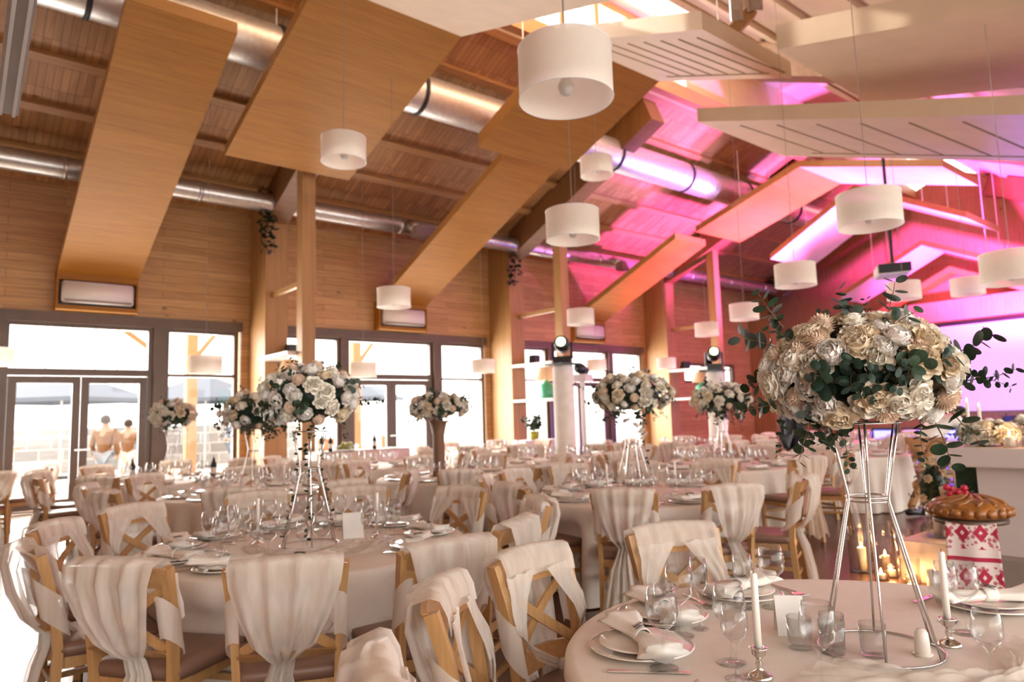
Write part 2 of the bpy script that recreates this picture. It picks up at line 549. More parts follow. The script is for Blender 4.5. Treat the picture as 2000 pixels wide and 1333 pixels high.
# left wall with window bays
bays = []
for k in range(-1, 3):
    o = 6.5 * k
    bays.append(o)
def wallbox(bm, x0, x1, z0, z1): box(bm, x0, x1, WY, WY + 0.25, z0, z1)
bm = BM()
wallbox(bm, XB, GX, 3.44, 6.3)
for k in range(-1, 4):
    wallbox(bm, max(XB, 4.95 + 6.5 * k), min(GX, 5.75 + 6.5 * k), 0, 3.44)
# last bay holds two small windows
wallbox(bm, 18.7, GX, 0, 2.45)
wallbox(bm, 18.7, 20.1, 2.45, 3.44); wallbox(bm, 21.4, 22.4, 2.45, 3.44); wallbox(bm, 23.2, GX, 2.45, 3.44)
wallbox(bm, 20.1, 23.2, 3.15, 3.44)
mk('wall_left', bm, 'wall')['kind'] = 'structure'
wi = 0; di = 0
def glazed(x0, x1, z0, z1, door=False, bars=(), name=None):
    """frame with glass between x0..x1; bars = vertical bars; returns"""
    global wi, di
    if door: di += 1; nm = 'door_%d' % di
    else: wi += 1; nm = 'window_%d' % wi
    root = empty(nm, ((x0 + x1) / 2, WY + 0.1, z0)); root['kind'] = 'structure'
    hw = (x1 - x0) / 2; H = z1 - z0; t = 0.09
    bm = BM()
    box(bm, -hw, -hw + t, -0.06, 0.06, 0, H); box(bm, hw - t, hw, -0.06, 0.06, 0, H)
    box(bm, -hw + t, hw - t, -0.06, 0.06, H - t, H); box(bm, -hw + t, hw - t, -0.06, 0.06, 0, t)
    if H > 2: box(bm, -hw + t, hw - t, -0.055, 0.055, 2.42, 2.42 + (0.13 if door else 0.06))
    mk('window_frame', bm, 'frame', root)
    if door:
        for s in (-1, 1):
            lf = empty('door_leaf', (s * (hw - t) / 2, -0.02, 0.0)); lf.parent = root
            w = (hw - t) / 2 - 0.004
            bm = BM(); st = 0.13
            box(bm, -w, -w + st, -0.035, 0.035, 0.01, 2.41); box(bm, w - st, w, -0.035, 0.035, 0.01, 2.41)
            box(bm, -w + st, w - st, -0.035, 0.035, 2.41 - st, 2.41); box(bm, -w + st, w - st, -0.035, 0.035, 0.01, 0.2)
            mk('leaf_frame', bm, 'frame', lf)
            bm = BM(); box(bm, -w + st, w - st, -0.004, 0.004, 0.2, 2.28); mk('pane', bm, 'glass', lf)
            bm = BM(); box(bm, -0.012, 0.012, -0.09, -0.035, 0, 0.03); box(bm, -0.012, 0.012 + 0.1, -0.1, -0.08, 0, 0.03)
            mk('handle', bm, 'chrome', lf, loc=(-s * (w - 0.06), 0, 1.05))
        bm = BM(); box(bm, -hw + t, hw - t, -0.004, 0.004, 2.55, H - t); mk('pane', bm, 'glass', root)
    else:
        bm = BM(); box(bm, -hw + t, hw - t, -0.004, 0.004, t, H - t); mk('pane', bm, 'glass', root)
    for b in bars:
        bm = BM(); box(bm, b - 0.008, b + 0.008, -0.02, 0.02, 2.55, H - t); mk('glazing_bar', bm, 'frame', root)
    return root
for k in range(-1, 3):
    o = 6.5 * k
    if k >= 0: glazed(-0.72 + o if k else -0.72, 0.72 + o, 0.02, 3.42)
    if o + 3.3 > XB: glazed(0.86 + o, 3.26 + o, 0.02, 3.42, True, bars=(-0.55, -0.16, 0.22, 0.6) if k == 0 else ())
    glazed(3.46 + o, 4.90 + o, 0.02, 3.42)
    bm = BM(); box(bm, 3.26 + o, 3.46 + o, WY - 0.04, WY + 0.2, 0, 3.44)
    if k >= 0: box(bm, 0.72 + o, 0.86 + o, WY - 0.04, WY + 0.2, 0, 3.44)
    box(bm, max(XB, -0.75 + o), 4.96 + o, WY - 0.05, WY - 0.005, 3.40, 3.60)
    mk('trim_%d' % (k + 2), bm, 'frame')['kind'] = 'structure'
glazed(20.1, 21.4, 2.45, 3.15); glazed(22.4, 23.2, 2.45, 3.15)
# gable wall
bm = BM()
vs = [bm.verts.new(p) for p in ((GX, WY + .25, 0), (GX, WY + .25, 6.0), (GX, RY, 9.1), (GX, -3.6, 4.14), (GX, -3.6, 0))]
v2 = [bm.verts.new(v.co + Vector((0.25, 0, 0))) for v in vs]
bm.faces.new(vs); bm.faces.new(v2[::-1])
for i in range(5): bm.faces.new((vs[i], vs[(i + 1) % 5], v2[(i + 1) % 5], v2[i]))
mk('wall_far', bm, 'gable')['kind'] = 'structure'
bm = BM()
vs = [bm.verts.new(p) for p in ((XB, WY + .25, 0), (XB, WY + .25, 6.0), (XB, RY, 9.1), (XB, -3.6, 4.14), (XB, -3.6, 0))]
v2 = [bm.verts.new(v.co + Vector((-0.25, 0, 0))) for v in vs]
bm.faces.new(vs); bm.faces.new(v2[::-1])
for i in range(5): bm.faces.new((vs[i], vs[(i + 1) % 5], v2[(i + 1) % 5], v2[i]))
mk('wall_back', bm, 'gable')['kind'] = 'structure'
# roof slopes, each a board deck, and the lantern above the ridge
def slope(name, ya, yb, mat):
    """deck built flat in its own plane so its boards follow the slope"""
    L = abs(yb - ya) / cos(math.atan(TS))
    bm = BM(); box(bm, XB, GX + 0.2, 0, L, 0, 0.15)
    o = mk(name, bm, mat); o['kind'] = 'structure'
    z = roofz(ya)
    if ya > RY:   # runs from the left wall towards -y
        o.rotation_euler = Euler((math.radians(180) - math.atan(TS), 0, 0))
        o.location = (0, ya, z + 0.15)
        bmx = Matrix.Rotation(math.atan(-TS), 4, 'X')
        o.rotation_euler = (0, 0, 0)
        o.matrix_world = Matrix.Translation((0, yb, roofz(yb))) @ Matrix.Rotation(-math.atan(TS), 4, 'X')
    else:
        o.matrix_world = Matrix.Translation((0, yb, roofz(yb))) @ Matrix.Rotation(math.atan(TS), 4, 'X')
    return o
slope('ceiling', WY + 0.3, LANT[0], 'roof')
slope('ceiling', LANT[1], -3.5, 'cream')
# purlins
for y in [14.2 - 0.98 * i for i in range(6)]:
    bm = BM(); bar(bm, (XB, y, roofz(y) - 0.05), (GX, y, roofz(y) - 0.05), 0.16, 0.09, (0, TS, 1))
    tag(mk('roof_purlin', bm, 'trim'), kind='structure')
for y in [6.2 - 1.0 * i for i in range(10)]:
    bm = BM(); bar(bm, (XB, y, roofz(y) - 0.05), (GX, y, roofz(y) - 0.05), 0.16, 0.09, (0, -TS, 1))
    tag(mk('roof_purlin', bm, 'cream'), kind='structure')
# lantern: windows on the y=9.2 side, cream lining
zl0, zl1 = roofz(LANT[0]), 10.0
bm = BM()
box(bm, XB, 2.0, LANT[0], LANT[0] + 0.12, zl0 - 0.1, zl1)
box(bm, 13.0, GX, LANT[0], LANT[0] + 0.12, zl0 - 0.1, zl1)
box(bm, 2.0, 13.0, LANT[0], LANT[0] + 0.12, zl0 - 0.1, 8.78)
box(bm, XB, GX, LANT[1] - 0.12, LANT[1], zl0 - 0.1, zl1)
box(bm, XB, GX, LANT[1] - 0.12, LANT[0] + 0.12, zl1, zl1 + 0.1)
mk('ceiling', bm, 'cream')['kind'] = 'structure'
for i in range(11):
    x = 2.0 + i
    root = empty('window_%d' % (20 + i), (x, LANT[0], 8.78)); root['kind'] = 'structure'
    bm = BM(); box(bm, 0, 0.13, -0.03, 0.1, 0, 1.2); box(bm, 0.13, 1.0, -0.03, 0.1, 0, 0.08); box(bm, 0.13, 1.0, -0.03, 0.1, 1.04, 1.2)
    box(bm, 0.62, 0.65, 0, 0.06, 0.08, 1.04)
    mk('window_frame', bm, 'post', root)
    bm = BM(); box(bm, 0.13, 1.0, 0.05, 0.056, 0.08, 1.04); mk('pane', bm, 'glass', root)
bm = BM(); bar(bm, (XB, LANT[0] - 0.1, zl0 + 0.1), (GX, LANT[0] - 0.1, zl0 + 0.1), 0.18, 0.3)
tag(mk('trim_20', bm, 'trim'), kind='structure')

# columns, rafters, posts
px0 = [-1.4, 5.12, 11.6, 18.1, 24.3]
for x in px0:
    bm = BM(); box(bm, x, x + 0.47, 14.1, WY - 0.003, 0, roofz(14.1) - 0.1)
    tag(mk('wall_column', bm, 'post'), kind='structure')
    bm = BM()
    ya, yb = 14.6, LANT[0] + 0.05
    bar(bm, (x + 0.235, ya, roofz(ya) - 0.42), (x + 0.235, yb, roofz(yb) - 0.42), 0.44, 0.62, (0, 1, 2.3))
    tag(mk('roof_rafter', bm, 'rafter'), kind='structure')
    if x > 0:
        bm = BM()
        bar(bm, (x + 0.235, LANT[1] - .1, roofz(LANT[1]) - 0.42), (x + 0.235, -3.4, roofz(-3.4) - 0.42), 0.44, 0.62, (0, -1, 2.3))
        tag(mk('roof_rafter', bm, 'rafter'), kind='structure')
for i, x in enumerate((5.18, 11.8, 18.3)):
    root = empty('timber_post', (x, 12.45, 0))
    tag(root, ('square timber post standing before the first wall column', 'square timber post beside the white lighting column', 'square timber post near the two small high windows')[i], 'post', 'freestanding timber posts')
    bm = BM(); box(bm, -0.02, 0.24, -0.13, 0.13, 0, roofz(12.45) - 0.5); mk('shaft', bm, 'post', root)
    bm = BM(); bar(bm, (0.11, 0.13, 4.1), (0.11, 1.648, 4.1), 0.08, 0.1); mk('brace', bm, 'post', root)
    bm = BM(); box(bm, -0.2, 0.35, 0.13, 1.64, 2.72, 2.79); mk('shelf', bm, 'white', root)
    bm = BM(); box(bm, -0.2, 0.35, 0.13, 1.64, 1.82, 1.88); mk('shelf', bm, 'white', root)
# hanging acoustic boards --------------------------------------------------
def board_obj(name, x0, x1, path, th, mat='panel', parent=None, edge=True):
    """board between x0..x1 whose underside follows path [(y,z)..], th thick"""
    bm = BM()
    n = len(path)
    lo = [[bm.verts.new((x, y, z)) for (y, z) in path] for x in (x0, x1)]
    nrm = []
    for i in range(n):
        a = Vector(path[max(i - 1, 0)]); b = Vector(path[min(i + 1, n - 1)])
        nrm.append(Vector((0, th)))
    hi = [[bm.verts.new((x, y + nrm[i].x, z + nrm[i].y)) for i, (y, z) in enumerate(path)] for x in (x0, x1)]
    for i in range(n - 1):
        bm.faces.new((lo[0][i], lo[0][i + 1], lo[1][i + 1], lo[1][i]))
        bm.faces.new((hi[0][i], hi[1][i], hi[1][i + 1], hi[0][i + 1]))
        for s, q in ((0, 1), (1, 1)):
            f = bm.faces.new((lo[s][i], hi[s][i], hi[s][i + 1], lo[s][i + 1])); f.material_index = q
    for i in (0, n - 1):
        f = bm.faces.new((lo[0][i], lo[1][i], hi[1][i], hi[0][i])); f.material_index = 1
    return mk(name, bm, [mat, 'panel_edge' if edge else mat], parent)
names3 = ['broad golden wood board rising from the wall above the glass doors',
          'long golden wood board rising behind the pendant lamps, centre bay',
          'slim golden wood board rising toward the pink lit roof']
for i, x in enumerate((1.58, 8.08, 14.55)):
    root = empty('hanging_wood_board', (0, 0, 0))
    tag(root, names3[i], 'ceiling panel', 'boards rising from the window wall')
    yt = (9.1, 9.1, 10.9)[i]
    board_obj('sloping_board', x, x + 1.32, [(WY - 0.12, 4.2), (yt, 4.2 + (WY - .12 - yt) * 0.426)], 0.16, 'panel', root)
    bm = BM(); z0, z1 = 3.62, 4.2
    ya, yb = WY - 0.30, WY - 0.008
    box(bm, x, x + 0.03, ya, yb, z0, z1 + .1); box(bm, x + 1.29, x + 1.32, ya, yb, z0, z1 + .1)
    box(bm, x + .03, x + 1.29, ya, yb, z0, z0 + 0.08); box(bm, x + .03, x + 1.29, ya, yb, z1 - 0.03, z1 + .1)
    box(bm, x + .03, x + 1.29, yb - .02, yb, z0 + .08, z1 - .03)
    mk('lower_casing', bm, 'panel', root)
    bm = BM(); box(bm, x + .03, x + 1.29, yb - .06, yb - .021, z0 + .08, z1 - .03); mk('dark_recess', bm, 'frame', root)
    a = empty('air_conditioner', (x + 0.66, ya - 0.02, z0 + 0.1))
    tag(a, ('white wall air conditioner above the glass doors', 'white wall air conditioner in the centre bay under the golden board', 'white wall air conditioner beside the moving head light')[i], 'air conditioner', 'wall air conditioners')
    bm = BM(); box(bm, -0.58, 0.58, -0.03, 0.12, 0.03, 0.42)
    bmesh.ops.bevel(bm, geom=bm.edges[:], offset=0.025, segments=3, affect='EDGES'); mk('housing', bm, 'ac', a, True)
    bm = BM(); box(bm, -0.54, 0.54, -0.045, -0.02, 0.05, 0.085); mk('air_flap', bm, 'plinth', a)

def up_from(x, y, z, default=9.0):
    bpy.context.view_layer.update()
    dg = bpy.context.evaluated_depsgraph_get()
    hit, loc, n_, ix, ob, mx = scene.ray_cast(dg, Vector((x, y, z)), Vector((0, 0, 1)))
    return loc.z if hit else default
def chevron(x0, x1, ye, ze, za, label, mat='panel', th=0.16, slats=False, yr=RY, half='both', mat_r=None, edge=True):
    root = empty('hanging_chevron_board', (0, 0, 0))
    tag(root, label, 'ceiling panel', 'folded boards hanging under the ridge')
    d = abs(ye - yr)
    board_obj('left_wing', x0, x1, [(yr + d, ze), (yr, za)], th, mat, root)
    rm = mat_r or mat
    board_obj('right_wing', x0, x1, [(yr - 0.001, za), (yr - d, ze)], th, rm, root, edge)
    if slats:
        s = (za - ze) / d
        bm = BM()
        for k in range(7):
            y = yr - 0.35 - k * (d - 0.6) / 6
            z = za - (yr - y) * s
            bar(bm, (x0 + 0.25, y, z + 0.001), (x1 - 0.25, y - .28, z - .28 * s + 0.001), 0.035, 0.012)
        bar(bm, (x1 - .25, yr - .35, za - .35 * s), (x1 - .25, yr - d + .2, ze + .2 * s), 0.05, 0.012)
        mk('slat_grooves', bm, 'groove', root)
    for xx in (x0 + .3, x1 - .3):
        for yy in (yr + d * .6, yr - d * .6):
            z = za - .6 * (za - ze) + th
            bm = BM(); tube(bm, [(xx, yy, z), (xx, yy, up_from(xx, yy, z + .02))], 0.012, 6)
            mk('hanging_rod', bm, 'white_metal', root)
    return root
chevron(3.55, 5.8, RY + 3.7, 5.95, 7.1, 'broad folded golden board hanging beyond the big pendant lamp', mat_r='cream')
chevron(7.05, 9.15, 7.0 + 2.3, 6.1, 6.98, yr=7.0, label='folded board with slatted cream underside right of big lamp', slats=True, mat_r='cream', th=.24, edge=False)  # right wing edges cream: daylight on them is put into the colour
chevron(15.6, 17.7, RY + 3.0, 6.25, 7.15, 'folded board glowing violet under its peak in the stage light', mat_r='cream')
chevron(18.4, 20.7, RY + 2.5, 5.75, 7.1, 'second folded board behind, lit pink and lilac', mat='cream')
chevron(22.6, 24.4, RY + 2.6, 4.95, 6.2, 'folded board glowing pink nearest the far wall', mat='cream')
chevron(24.7, 25.3, RY + 2.6, 4.35, 5.6, 'narrow folded board right against the far wall', mat='panel', th=.2)
r_ = empty('hanging_wood_board'); tag(r_, 'flat slatted cream board hanging right of the big lamp, upper right', 'ceiling panel', 'boards over the dance floor')
board_obj('sloping_board', 8.5, 10.9, [(5.85, 5.70), (0.6, 3.93)], 0.21, 'cream', r_, edge=False)
bm = BM()
for k in range(6):
    y = 5.3 - k * 0.55; z = 5.70 - (5.85 - y) * 0.337
    bar(bm, (8.75, y, z + .001), (10.6, y - .3, z - .1), 0.035, 0.012)
bar(bm, (10.6, 5.2, 5.48), (10.6, 2.2, 4.47), 0.05, 0.012)
mk('slat_grooves', bm, 'groove', r_)
r_ = empty('hanging_wood_board'); tag(r_, 'big plain cream brown board filling the upper right corner', 'ceiling panel', 'boards over the dance floor')
board_obj('sloping_board', 7.4, 9.8, [(3.95, 5.62), (0.2, 4.62)], 0.30, 'cream', r_, edge=False)

# ducts ---------------------------------------------------------------
def duct(pts, r, mat, label, collar_step, name, seg=20):
    root = empty(name, pts[0]); tag(root, label, 'duct')
    o = Vector(pts[0])
    L = (Vector(pts[-1]) - o).length; d = (Vector(pts[-1]) - o).normalized()
    bm = BM(); n = int(L / 0.12)
    tube(bm, [d * (L * i / n) for i in range(n + 1)], [r * (1 + (0.012 if i % 2 else 0)) for i in range(n + 1)], seg)
    mk('pipe', bm, mat, root, True)
    k = collar_step * 0.5
    while k < L:
        bm = BM(); tube(bm, [d * k, d * (k + 0.07)], r * 1.07, seg); mk('strap', bm, 'rubber' if mat == 'foil' else 'duct', root, True)
        k += collar_step
    return root
duct([(0.4, 13.85, 5.95), (25.3, 13.85, 5.95)], 0.19, 'duct', 'thin round metal duct running along the window wall', 2.2, 'spiral_duct')
duct([(0.0, 10.4, 7.35), (21.0, 10.4, 7.35)], 0.36, 'foil', 'wide foil wrapped duct running high under the roof', 2.6, 'air_duct')
for i, x in enumerate((8.3, 15.2)):
    root = empty('duct_outlet', (x, 13.85, 5.95)); tag(root, ('boxy metal outlet branching off the thin duct, centre bay', 'boxy metal outlet branching off the thin duct, pink lit')[i], 'vent', 'outlets on the thin duct')
    bm = BM(); tube(bm, [(0, -.18, 0), (.1, -.42, -.12)], .14, 12); mk('neck', bm, 'duct', root, True)
    bm = BM(); box(bm, -.05, .55, -.6, -.34, -.35, -.1); mk('grille_box', bm, 'plinth', root)

# pendant lamps ----------------------------------------------------------
def make_lamp():
    root = empty('pendant_lamp')
    bm = BM(); lathe(bm, [(0.25, 0), (0.2505, 0.005), (0.2505, 0.275), (0.25, 0.28)], 48); mk('shade', bm, 'shade', root, True)
    bm = BM(); tube(bm, ring_pts(.2505, 0, 48), .003, 6, True); tube(bm, ring_pts(.2505, .28, 48), .003, 6, True)
    for k in range(3): tube(bm, [(0, 0, .2), (.25 * cos(k * 2.094), .25 * sin(k * 2.094), .26)], .0025, 5)
    mk('wire_frame', bm, 'white_metal', root, True)
    bm = BM(); lathe(bm, [(0, .12), (.028, .125), (.045, .09 - .02), (.03, .03), (0, .02)][::-1] , 16); mk('bulb', bm, 'white_metal', root, True)
    bm = BM(); lathe(bm, [(0, .21), (.022, .21), (.022, .13), (0, .13)], 14); mk('lamp_holder', bm, 'white_metal', root, True)
    return root
lampP = make_lamp()
lamps = [((2.52, 2.54, 3.12), 'big white drum pendant lamp hanging nearest, top centre'),
         ((3.45, 7.08, 4.38), 'white drum pendant lamp before the broad golden board'),
         ((7.75, 7.21, 5.12), 'small white drum pendant lamp beside the foil duct'),
         ((4.55, 4.57, 3.08), 'white drum pendant lamp below the foil duct, centre'),
         ((6.0, 2.5, 2.95), 'white drum pendant lamp before the violet folded board'),
         ((8.46, 4.5, 3.01), 'white drum pendant lamp just left above the big bouquet'),
         ((5.25, 9.12, 3.14), 'white drum pendant lamp before the centre air conditioner'),
         ((9.11, 9.04, 3.10), 'white drum pendant lamp above the moving head light'),
         ((11.02, 6.86, 3.04), 'white drum pendant lamp left of the big bouquet, above the tan wall'),
         ((12.86, 8.94, 3.07), 'pinkish drum pendant lamp against the third timber post'),
         ((13.34, 4.08, 3.26), 'bright small pendant lamp under the far folded boards'),
         ((12.1, 4.61, 3.16), 'pinkish pendant lamp hanging below the projector'),
         ((7.68, 1.98, 2.55), 'white drum pendant lamp cut by the right edge'),
         ((3.37, 11.93, 2.30), 'low drum pendant lamp before the window right of the glass doors'),
         ((6.43, 12.38, 2.31), 'low drum pendant lamp before the centre bay doors'),
         ((9.0, 11.9, 2.40), 'low drum pendant lamp before the second wall column'),
         ((12.9, 12.3, 2.55), 'low drum pendant lamp beside the black spotlight shelf'),
         ((0.72, 13.95, 2.52), 'low drum pendant lamp cut by the left edge'),
         ((15.2, 11.9, 2.62), 'low drum pendant lamp beside the third wall column')]
for loc, lab in lamps:
    o = place(lampP, loc)
    tag(o, lab, 'lamp', 'white drum pendant lamps')
    zt = up_from(loc[0], loc[1], loc[2] + .9, 9.0) - loc[2]
    bm = BM(); tube(bm, [(0, 0, .2), (0, 0, zt)], .0035, 5); mk('cord', bm, 'plinth', o)

root = empty('timber_strut', at(1432, 45, 9.5)); tag(root, 'orange timber strut with perforated steel plates at the top of the picture', 'strut')
o_ = root.location
bm = BM(); bar(bm, at(1402, 95, 9.5) - o_, at(1468, 22, 9.5) - o_, .12, .16); mk('beam', bm, 'post', root)
bm = BM(); bar(bm, at(1462, 30, 9.5) - o_, at(1462, 30, 9.5) - o_ + Vector((0, 0, 1.6)), .14, .14); mk('hanger', bm, 'rafter', root)
for px_ in (1440, 1478):
    bm = BM(); bar(bm, at(px_, 40 if px_ < 1450 else 20, 9.42) - o_, at(px_, 40 if px_ < 1450 else 20, 9.42) - o_ + Vector((0, 0, .9)), .17, .01, tuple(-CF)); mk('steel_plate', bm, 'duct', root)
# slim batten light, upper left
root = empty('batten_light', at(26, 100, 2.6)); tag(root, 'long slim grey batten light hanging in the upper left corner', 'light')
a_, b_ = at(52, -60, 2.2) - root.location, at(14, 212, 2.9) - root.location
bm = BM(); bar(bm, a_, b_, 0.075, 0.05, (0, 0, 1)); mk('housing', bm, 'panel_light', root)
bm = BM(); s_ = (b_ - a_).normalized().cross(Vector((0, 0, 1))).normalized() * 0.022 + Vector((0, 0, -0.03))
bar(bm, a_ * .98 + s_, b_ * .99 + s_, 0.012, 0.012); bar(bm, a_ * .98 - s_ + Vector((0, 0, -.06)), b_ * .99 - s_ + Vector((0, 0, -.06)), 0.012, 0.012); mk('diffuser', bm, 'white_metal', root)

# projector
root = empty('projector', (13.9, 5.45, 3.88), 0.5); tag(root, 'black fronted projector hanging from a pole before the pink wall', 'projector')
bm = BM(); box(bm, -.35, .35, -.25, .3, 0, .2); bmesh.ops.bevel(bm, geom=bm.edges[:], offset=.02, segments=2, affect='EDGES'); mk('body', bm, 'white_metal', root)
bm = BM(); box(bm, -.37, -.34, -.26, .28, .02, .19); mk('front_face', bm, 'black', root)
bm = BM(); tube(bm, [(0, 0, .2), (0, 0, up_from(13.9, 5.45, 4.3) - 3.88)], .03, 8); mk('pole', bm, 'dark_cloth', root)

# lighting columns with moving heads, table lamps on shelves, speakers
def moving_head(loc, rz, label, tilt):
    root = empty('moving_head_light', loc, rz); tag(root, label, 'stage light', 'moving head lights')
    bm = BM(); box(bm, -.16, .16, -.13, .13, 0, .1); mk('base', bm, 'black', root)
    bm = BM(); box(bm, -.19, -.15, -.05, .05, .08, .38); box(bm, .15, .19, -.05, .05, .08, .38); box(bm, -.19, .19, -.05, .05, .08, .13); mk('yoke', bm, 'black', root)
    d = Vector((0, -cos(tilt), sin(tilt)))
    c = Vector((0, 0, .34))
    bm = BM(); tube(bm, [c - d * .16, c - d * .1, c + d * .1, c + d * .17], [.08, .135, .14, .12], 16); mk('head', bm, 'black', root, True)
    bm = BM(); tube(bm, [c + d * .165, c + d * .18], .085, 16); mk('lens', bm, 'led_white', root)
    return root
def column(x, y, H, label):
    root = empty('lighting_column', (x, y, 0)); tag(root, label, 'column', 'white cloth covered lighting columns')
    bm = BM(); lathe(bm, [(0, H), (.17, H), (.19, H - .05), (.19, .02), (.22, 0), (0, 0)][::-1], 16); mk('cloth_cover', bm, 'white_cloth', root, True)
    bm = BM(); box(bm, -.24, .24, -.24, .24, H, H + .03); mk('top_plate', bm, 'black', root)
column(8.8, 9.23, 2.36, 'tall white covered column carrying a moving head light, centre bay')
moving_head((8.8, 9.23, 2.39), -0.9, 'black moving head light with lit lens on the nearer white column', 0.25)
column(13.0, 8.9, 2.3, 'white covered column near the small high windows')
moving_head((13.0, 8.9, 2.33), -0.9, 'black moving head light on the farther white column', 0.3)
root = empty('spotlight', (9.35, 9.3, 2.2), 0.4); tag(root, 'black spotlight lying on a white ledge beside the nearer lit column', 'stage light')
bm = BM(); box(bm, -.2, .2, -.14, .14, -.14, 0); mk('white_ledge', bm, 'white', root)
bm = BM(); tube(bm, [(-.15, 0, .12), (.0, 0, .1), (.2, 0, .07)], [.1, .1, .07], 12); mk('housing', bm, 'black', root, True)
bm = BM(); tube(bm, [(0, .0, -2.2), (0, 0, -.14)], .05, 8); mk('stand', bm, 'white', root)
for i, x in enumerate((5.25, 11.87, 18.37)):
    root = empty('table_lamp', (x + .03, 13.1, 1.88)); tag(root, ('tan shaded lamp behind the ivy bouquet on left table', 'green demijohn lamp with tan shade on shelf by the white column', 'green demijohn lamp with tan shade on the farthest shelf')[i], 'lamp', 'green demijohn lamps')
    bm = BM(); lathe(bm, [(0, 0), (.17, 0), (.19, .04), (.19, .3), (.15, .38), (.05, .42), (.04, .47), (.055, .48), (0, .48)], 20); mk('demijohn_base', bm, 'green_glass', root, True)
    bm = BM(); lathe(bm, [(.28, .46), (.281, .47), (.17, .79), (.165, .8)], 24); mk('lamp_shade', bm, 'shade_tan', root, True)
    root = empty('wall_speaker', (x + .35, 14.0, 2.9)); tag(root, ('small black speaker on the first wall column', 'small black speaker on the second wall column', 'small black speaker on the third wall column')[i], 'speaker', 'column speakers')
    bm = BM(); box(bm, -.12, .12, -.22, 0, -.18, .16); bmesh.ops.bevel(bm, geom=bm.edges[:], offset=.02, segments=2, affect='EDGES'); mk('cabinet', bm, 'black', root)
    bm = BM(); tube(bm, [(0, -.225, -.05), (0, -.215, -.05)], .08, 14); mk('cone', bm, 'rubber', root)
    bm = BM(); box(bm, -.03, .03, 0, .1, -.03, .03); mk('bracket', bm, 'black', root)

# stage at the far end
root = empty('projection_screen', (25.3, 6.9, 1.5)); tag(root, 'large lilac lit screen on the far stage wall', 'screen')
bm = BM(); box(bm, 0, .05, -3.4, 1.75, -.3, 2.45); mk('screen_face', bm, 'screen', root)
bm = BM(); box(bm, -.03, .09, -3.45, 1.8, 2.45, 2.55); box(bm, -.03, .09, 1.75, 1.82, -.3, 2.45); mk('screen_frame', bm, 'black', root)
bm = BM(); box(bm, 24.9, 25.38, -4, 9.4, 4.1, 4.75); tag(mk('trim_30', bm, 'gable'), kind='structure')
root = empty('stage_platform', (23.5, 6, 0)); tag(root, 'low dark stage platform before the lilac screen', 'stage')
bm = BM(); box(bm, -1.7, 1.8, -6, 4.0, 0, .3); mk('deck', bm, 'dark_cloth', root)
bm = BM(); box(bm, -1.74, -1.7, -6, 4, .24, .3); mk('front_edge', bm, 'plinth', root)
for i in range(7):
    p = (21.9, 9.2 - i * .85, .3)
    root = empty('led_uplight', p); tag(root, 'blue glowing light unit standing along the stage edge', 'stage light', 'blue uplights along the stage edge')
    bm = BM(); box(bm, -.12, .12, -.34, .34, 0, .5); mk('case', bm, 'black', root)
    bm = BM(); box(bm, -.14, -.12, -.28, .28, .08, .42); mk('led_strip', bm, 'led_blue', root)
root = empty('drum_kit', (23.2, 6.4, .3)); tag(root, 'dark drum kit standing before the lilac screen', 'drum kit')
for (x, y, z, r, h_) in ((0, 0, .28, .28, .4), (-.1, .5, .45, .17, .2), (-.1, -.5, .45, .2, .3), (-.15, .15, .68, .15, .18)):
    bm = BM(); lathe(bm, [(0, z + h_ / 2), (r, z + h_ / 2), (r * 1.02, z), (r, z - h_ / 2), (0, z - h_ / 2)][::-1], 18); mk('drum', bm, 'dark_cloth', root, True)
for (y, z) in ((.75, 1.0), (-.75, 1.05)):
    bm = BM(); tube(bm, [(0, y, 0), (0, y, z)], .015, 6); lathe(bm, [(0, z + .03), (.24, z), (0, z + .01)], 18, (0, y, 0)); mk('cymbal', bm, 'chrome', root)
light('stage_blue', 'POINT', (21.4, 6.5, 0.8), 300, (0.12, 0.12, 1.0), 0.2)

# ------------------------------------------------------------------ outside
bm = BM(); box(bm, -40, 60, WY + .26, 70, -0.12, -0.02); mk('ground', bm, 'ground')['kind'] = 'structure'
bm = BM(); box(bm, -14, 12, 29, 29.6, 0, 1.5); mk('garden_wall', bm, 'stone')['kind'] = 'structure'
def parasol(loc, r, label):
    root = empty('parasol', loc); tag(root, label, 'parasol', 'slate parasols outside')
    bm = BM()
    lathe(bm, [(0, 3.3), (r, 2.4), (r, 2.28), (r - .01, 2.39), (0, 3.26)], 4); mk('canopy', bm, 'canvas', root)
    bm = BM(); tube(bm, [(0, 0, 0), (0, 0, 3.28)], .03, 8); mk('pole', bm, 'white_metal', root)
    bm = BM(); box(bm, -.3, .3, -.3, .3, 0, .06); mk('base', bm, 'rubber', root)
parasol((3.0, 25.5, 0), 2.6, 'slate blue parasol outside behind the left door leaf')
parasol((7.5, 26.5, 0), 2.6, 'slate blue parasol outside behind the right door leaf')
parasol((13, 26, 0), 2.4, 'slate blue parasol outside right of the first column')
def ptable(loc, label):
    root = empty('patio_table', loc); tag(root, label, 'table', 'white patio tables')
    bm = BM(); box(bm, -1.1, 1.1, -.4, .4, .7, .75); box(bm, -1.1, 1.1, -.41, -.4, .45, .75); mk('tabletop', bm, 'white_cloth', root)
    for s in (-.8, .8):
        bm = BM(); box(bm, s - .03, s + .03, -.03, .03, .03, .7); box(bm, s - .3, s + .3, -.05, .05, 0, .03); box(bm, s - .05, s + .05, -.3, .3, 0, .03); mk('leg', bm, 'canvas', root)
ptable((1.2, 19.6, -.02), 'white patio table outside the left door leaf')
ptable((9.6, 19.6, -.02), 'white patio table outside the centre bay doors')
